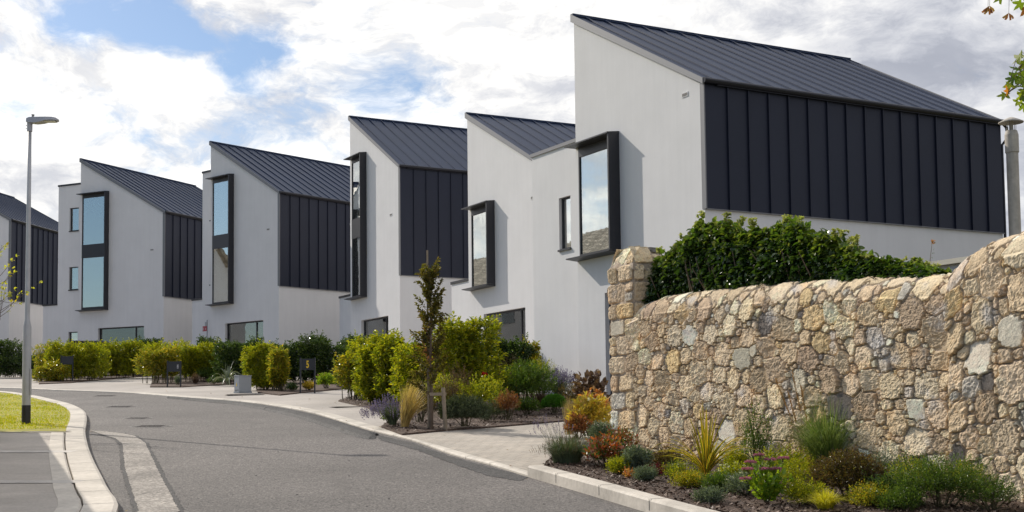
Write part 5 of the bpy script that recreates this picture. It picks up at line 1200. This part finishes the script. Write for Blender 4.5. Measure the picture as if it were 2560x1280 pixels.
for i in range(70):
    h_ = random.uniform(.05, .22) * (1 if s[i] < 4.6 else .6); p0 = Vector((WA[0] + WE[0] * s[i] + WN[0] * O[i], WA[1] + WE[1] * s[i] + WN[1] * O[i], zz[i] - .05)) - off; e = p0 + Vector((random.gauss(0, .03), random.gauss(0, .03), h_ + .05))
    b.tube([p0, e], [.005, .003], 4, cap=False)
    for f in (.3, .55, .8): P.append(p0.lerp(e, f)); A.append((random.gauss(0, .3), random.gauss(0, .3), .8))
    for k in range(7): U_.append(e + Vector((random.gauss(0, .022), random.gauss(0, .022), random.gauss(.01, .02))))
b.build('shoot', M['stem'], t)
V, F = sprig_leaves(np.array([tuple(p) for p in P]), np.array(A), 4, .05, .06, .045, spread=1.1, hi=True, droop=.3); npmesh('shoot_leaves', V, F, LM['ivytop'], t)
U_ = np.array([tuple(p) for p in U_]); V, F = sprig_leaves(U_, RNG.normal(0, .5, U_.shape) + (0, 0, .6), 14, .012, .036, .020, spread=2.2); npmesh('flower_umbel', V, F, LM['umbel'], t)
# twiggy heart of the ivy so that the mound is not hollow
b = MB()
for i in range(420):
    q0 = random.uniform(.4, 5.3); hh = np.interp(q0, HX, HZ); wt = np.interp(q0, TOPX, TOPZ); o0 = -random.uniform(.22, .5); p0 = Vector((WA[0] + WE[0] * q0 + WN[0] * o0, WA[1] + WE[1] * q0 + WN[1] * o0, wt - .1)) - off
    b.tube([p0, p0 + Vector((random.gauss(0, .1), random.gauss(0, .06), hh * random.uniform(.5, .95)))], [.012, .004], 4, cap=False)
b.build('woody_stems', M['bark'], t)
t = plant_root('bramble_shoot', wp(5.35, -.55), 0, 'thin thorny shoot with a reddish tip rising from the ivy end', 'plant'); t.location.z = 2.95
b = MB(); b.tube([(0, 0, 0), (.02, 0, .22), (.05, 0, .44)], [.005, .004, .002], 5); b.build('stem', M['bark'], t)
P = np.array([(.01 + .01 * k, 0, .08 + .05 * k) for k in range(8)]); V, F = sprig_leaves(P, RNG.normal(0, 1, P.shape), 2, .01, .02, .012); npmesh('foliage', V, F, LM['ivytop'], t)
P = np.array([(.05, 0, .43)] * 3); V, F = sprig_leaves(P, np.array([(0, 0, 1.)] * 3) + RNG.normal(0, .3, P.shape), 5, .02, .035, .014); npmesh('reddish_tip', V, F, LM['orange'], t)

# --- sapling at the left edge: thin branches with yellow leaves
t = plant_root('birch_sapling', (-9.75, 22.9), .09, 'young tree at the left edge with thin bare branches and few yellow leaves', 'tree')
ox, oy, oz = t.location; b = MB(); b.tube([(0, 0, -.1), (.02, 0, 1.5), (-.05, 0, 3.0), (-.05, 0, 4.3)], [.035, .028, .018, .006], 8)
TW = [((-8.99529, 22.90000, 3.47437), (-8.77189, 22.90000, 4.56929), 3), ((-8.93499, 22.90000, 4.02155), (-8.70613, 22.90000, 4.76130), 3), ((-8.73295, 22.90000, 4.22513), (-8.49828, 22.90000, 4.56613), 5), ((-8.93104, 22.90000, 3.74735), (-8.52930, 22.90000, 4.32582), 4), ((-8.78786, 22.90000, 3.26698), (-8.59628, 22.90000, 4.22355), 3), ((-8.73105, 22.90000, 4.08781), (-8.51500, 22.90000, 4.27756), 2), ((-8.79456, 22.90000, 3.74578), (-8.52450, 22.90000, 3.96196), 3), ((-8.72254, 22.90000, 3.47124), (-8.69596, 22.90000, 4.01880), 3), ((-8.85989, 22.90000, 3.54121), (-8.08230, 22.90000, 4.09406), 4), ((-8.69032, 22.90000, 3.60767), (-8.31965, 22.90000, 3.95960), 3), ((-8.72330, 22.90000, 3.52596), (-8.46728, 22.90000, 3.76257), 4), ((-8.86183, 22.90000, 3.67809), (-8.55754, 22.90000, 3.88008), 3), ((-8.87450, 22.90000, 4.57047), (-8.61772, 22.90000, 4.80162), 3), ((-8.93302, 22.90000, 3.88440), (-8.39877, 22.90000, 3.74123), 1)]
P = []; A = []
for (s_, e, n_) in TW:
    s_ = Vector(s_) - t.location; e = Vector(e) - t.location; root0 = Vector((-.02, 0, max(.8, s_.z - .25))); md = s_.lerp(e, .5) + Vector((0, 0, -.03))
    b.tube([root0, s_, md, e], [.010, .006, .004, .002], 5, cap=False)
    for k in range(n_): f = 1 - k * .16; P.append(tuple(s_.lerp(e, f) + Vector((random.gauss(0, .02), random.gauss(0, .02), random.gauss(0, .02))))); A.append((random.uniform(0, .8), random.gauss(0, .3), random.uniform(-.1, .5)))
b.build('trunk', M['bark'], t)
V, F = sprig_leaves(np.array(P), np.array(A), 3, .03, .055, .038, spread=1.0, hi=True); npmesh('crown', V, F, LM['birch'], t)

# --- maple overhanging the top right corner
t = empty('maple_tree', (6.4, 10.6, S(10.6)), 0, 'maple leaves and winged seeds hanging in at the top right corner', 'tree'); off = t.location
b = MB(); b.tube([(0, 0, -.2), (.05, 0, 2), (-.1, -.1, 3.4), (-.3, -.5, 4.6)], [.16, .12, .09, .05], 10)
ML = dict(leaves=[((3.08662, 8.00000, 3.77963), 0.075), ((3.10892, 8.00000, 3.73037), 0.070), ((3.06689, 8.00000, 3.70148), 0.060), ((3.05325, 8.00000, 3.65760), 0.060), ((3.09088, 8.00000, 3.63270), 0.070), ((3.02846, 8.00000, 3.63832), 0.050), ((3.01295, 8.00000, 3.60917), 0.050), ((2.98180, 8.00000, 3.54602), 0.055), ((3.00175, 8.00000, 3.56532), 0.050), ((3.07029, 8.00000, 3.59628), 0.060), ((3.09828, 8.00000, 3.57153), 0.070), ((3.08731, 8.00000, 3.53503), 0.060), ((3.05951, 8.00000, 3.49875), 0.050), ((3.09497, 8.00000, 3.48126), 0.060), ((3.13799, 8.00000, 3.66884), 0.090), ((3.14505, 8.00000, 3.53436), 0.090), ((3.09846, 8.00000, 4.10386), 0.060), ((3.13121, 8.00000, 4.07392), 0.070), ((2.97399, 8.00000, 4.13981), 0.050), ((3.04670, 8.00000, 4.14390), 0.060)], seeds=[(2.89939, 8.00000, 4.08155), (3.02382, 8.00000, 4.04562), (2.90940, 8.00000, 4.09128)], twigs=[((3.58055, 8.30000, 4.06070), (3.06662, 8.00000, 3.69414)), ((3.62153, 8.30000, 3.83106), (3.00140, 8.00000, 3.55556)), ((3.56751, 8.30000, 3.73010), (3.07198, 8.00000, 3.51080)), ((3.49221, 8.30000, 4.36857), (3.07106, 8.00000, 4.14854)), ((3.44394, 8.30000, 4.42042), (2.90265, 8.00000, 4.17517))])
lf = []; 
def maple_leaf(c, d, up, s):
    d = Vector(d).normalized(); sd = d.cross(Vector(up)).normalized(); out_ = []
    an = [0, 14, 30, 46, 62, 80, 100, 122, 150, 180, 210, 238, 260, 280, 298, 314, 330, 346]; ra = [1.0, .62, .42, .72, .9, .5, .34, .6, .3, .12, .3, .6, .34, .5, .9, .72, .42, .62]
    for a, r_ in zip(an, ra): a = R(a); out_.append(c + (d * math.cos(a) + sd * math.sin(a)) * r_ * s + Vector(up) * random.uniform(-.06, .06) * s)
    return out_
lb = MB()
for (p_, s_) in ML['leaves']:
    c_ = Vector(p_) - off; d = (random.gauss(-.5, .35), random.gauss(0, .4), random.gauss(-.55, .35)); up = (random.gauss(0, .5), -1, random.gauss(.3, .4))
    pts = maple_leaf(c_, d, up, s_); base = len(lb.v); lb.v.append(tuple(c_ + Vector((0, 0, .004)))); lb.v += [tuple(q) for q in pts]
    for i in range(len(pts)): lb.f.append([base, base + 1 + i, base + 1 + (i + 1) % len(pts)]); lb.m.append(0)
    b.tube([c_ - Vector(d).normalized() * .02, c_ - Vector(d).normalized() * .10 + Vector((.03, 0, .05))], [.002, .002], 4, cap=False)
lb.build('crown', LM['maple'], t)
sb = MB()
for p_ in ML['seeds']:
    c_ = Vector(p_) - off; b.tube([c_ + Vector((.01, 0, .16)), c_], [.0015, .0012], 4, cap=False)
    for a in (-1.25, -.8, -2.0, -2.4): 
        d = Vector((math.cos(a), .2, math.sin(a))); q = Vector((-d.z, 0, d.x)); sb.add([c_, c_ + d * .03 + q * .008, c_ + d * .045 + q * .004, c_ + d * .045 - q * .008, c_ + d * .02 - q * .004], [(0, 1, 2, 3, 4)])
sb.build('winged_seeds', LM['rust'], t)
for (a, e) in ML['twigs']:
    p0, p2, p3 = Vector((-.3, -.5, 4.6)), Vector(a) - off, Vector(e) - off; L_ = []
    for i in range(9):
        q = i / 8; m1 = p0.lerp(p2, min(1, q * 1.6)) if q < .625 else p2.lerp(p3, (q - .625) / .375); L_.append(m1 + Vector((random.gauss(0, .03), random.gauss(0, .03), random.gauss(0, .03) + .18 * math.sin(q * 3.14))) * (0 if i in (0, 8) else 1))
    b.tube(L_, [.022 * (1 - i / 9) + .002 for i in range(9)], 6, cap=False)
b.build('trunk', M['bark'], t)

# --- grass on the lawn
n_ = 26000; P2 = []
LP = np.array(lawn[1:-2]); yy = RNG.uniform(22.6, 39, n_); 
def lx(y): 
    k = np.argsort(LP[:, 1]); return np.interp(y, LP[k, 1], LP[k, 0])
xr_ = lx(yy) - .02; xx = xr_ - RNG.random(n_) ** 1.0 * np.minimum(7.5, 3.0 + (yy - 22) * .35)
hz = .022 + .03 * np.clip(fbm(xx, yy, .9, 3, 70) + .2, 0, 1); A = RNG.normal(0, .4, (n_, 3)); A[:, 2] = 1
V, F = leaf_geo(np.stack([xx, yy, .067 * yy + .09], 1), A, hz * RNG.uniform(.7, 1.5, n_), .012, bend=.1)
LM['lawn'] = leaf_mat('lawn_blade', [(.24, .32, .006), (.42, .42, .01), (.55, .46, .02), (.30, .38, .008), (.56, .44, .04)], .35, .8, .1)
tag(npmesh('lawn_grass', V, F, LM['lawn']), 'short sunlit yellow green lawn grass around the street lamp', 'grass', kind='stuff')
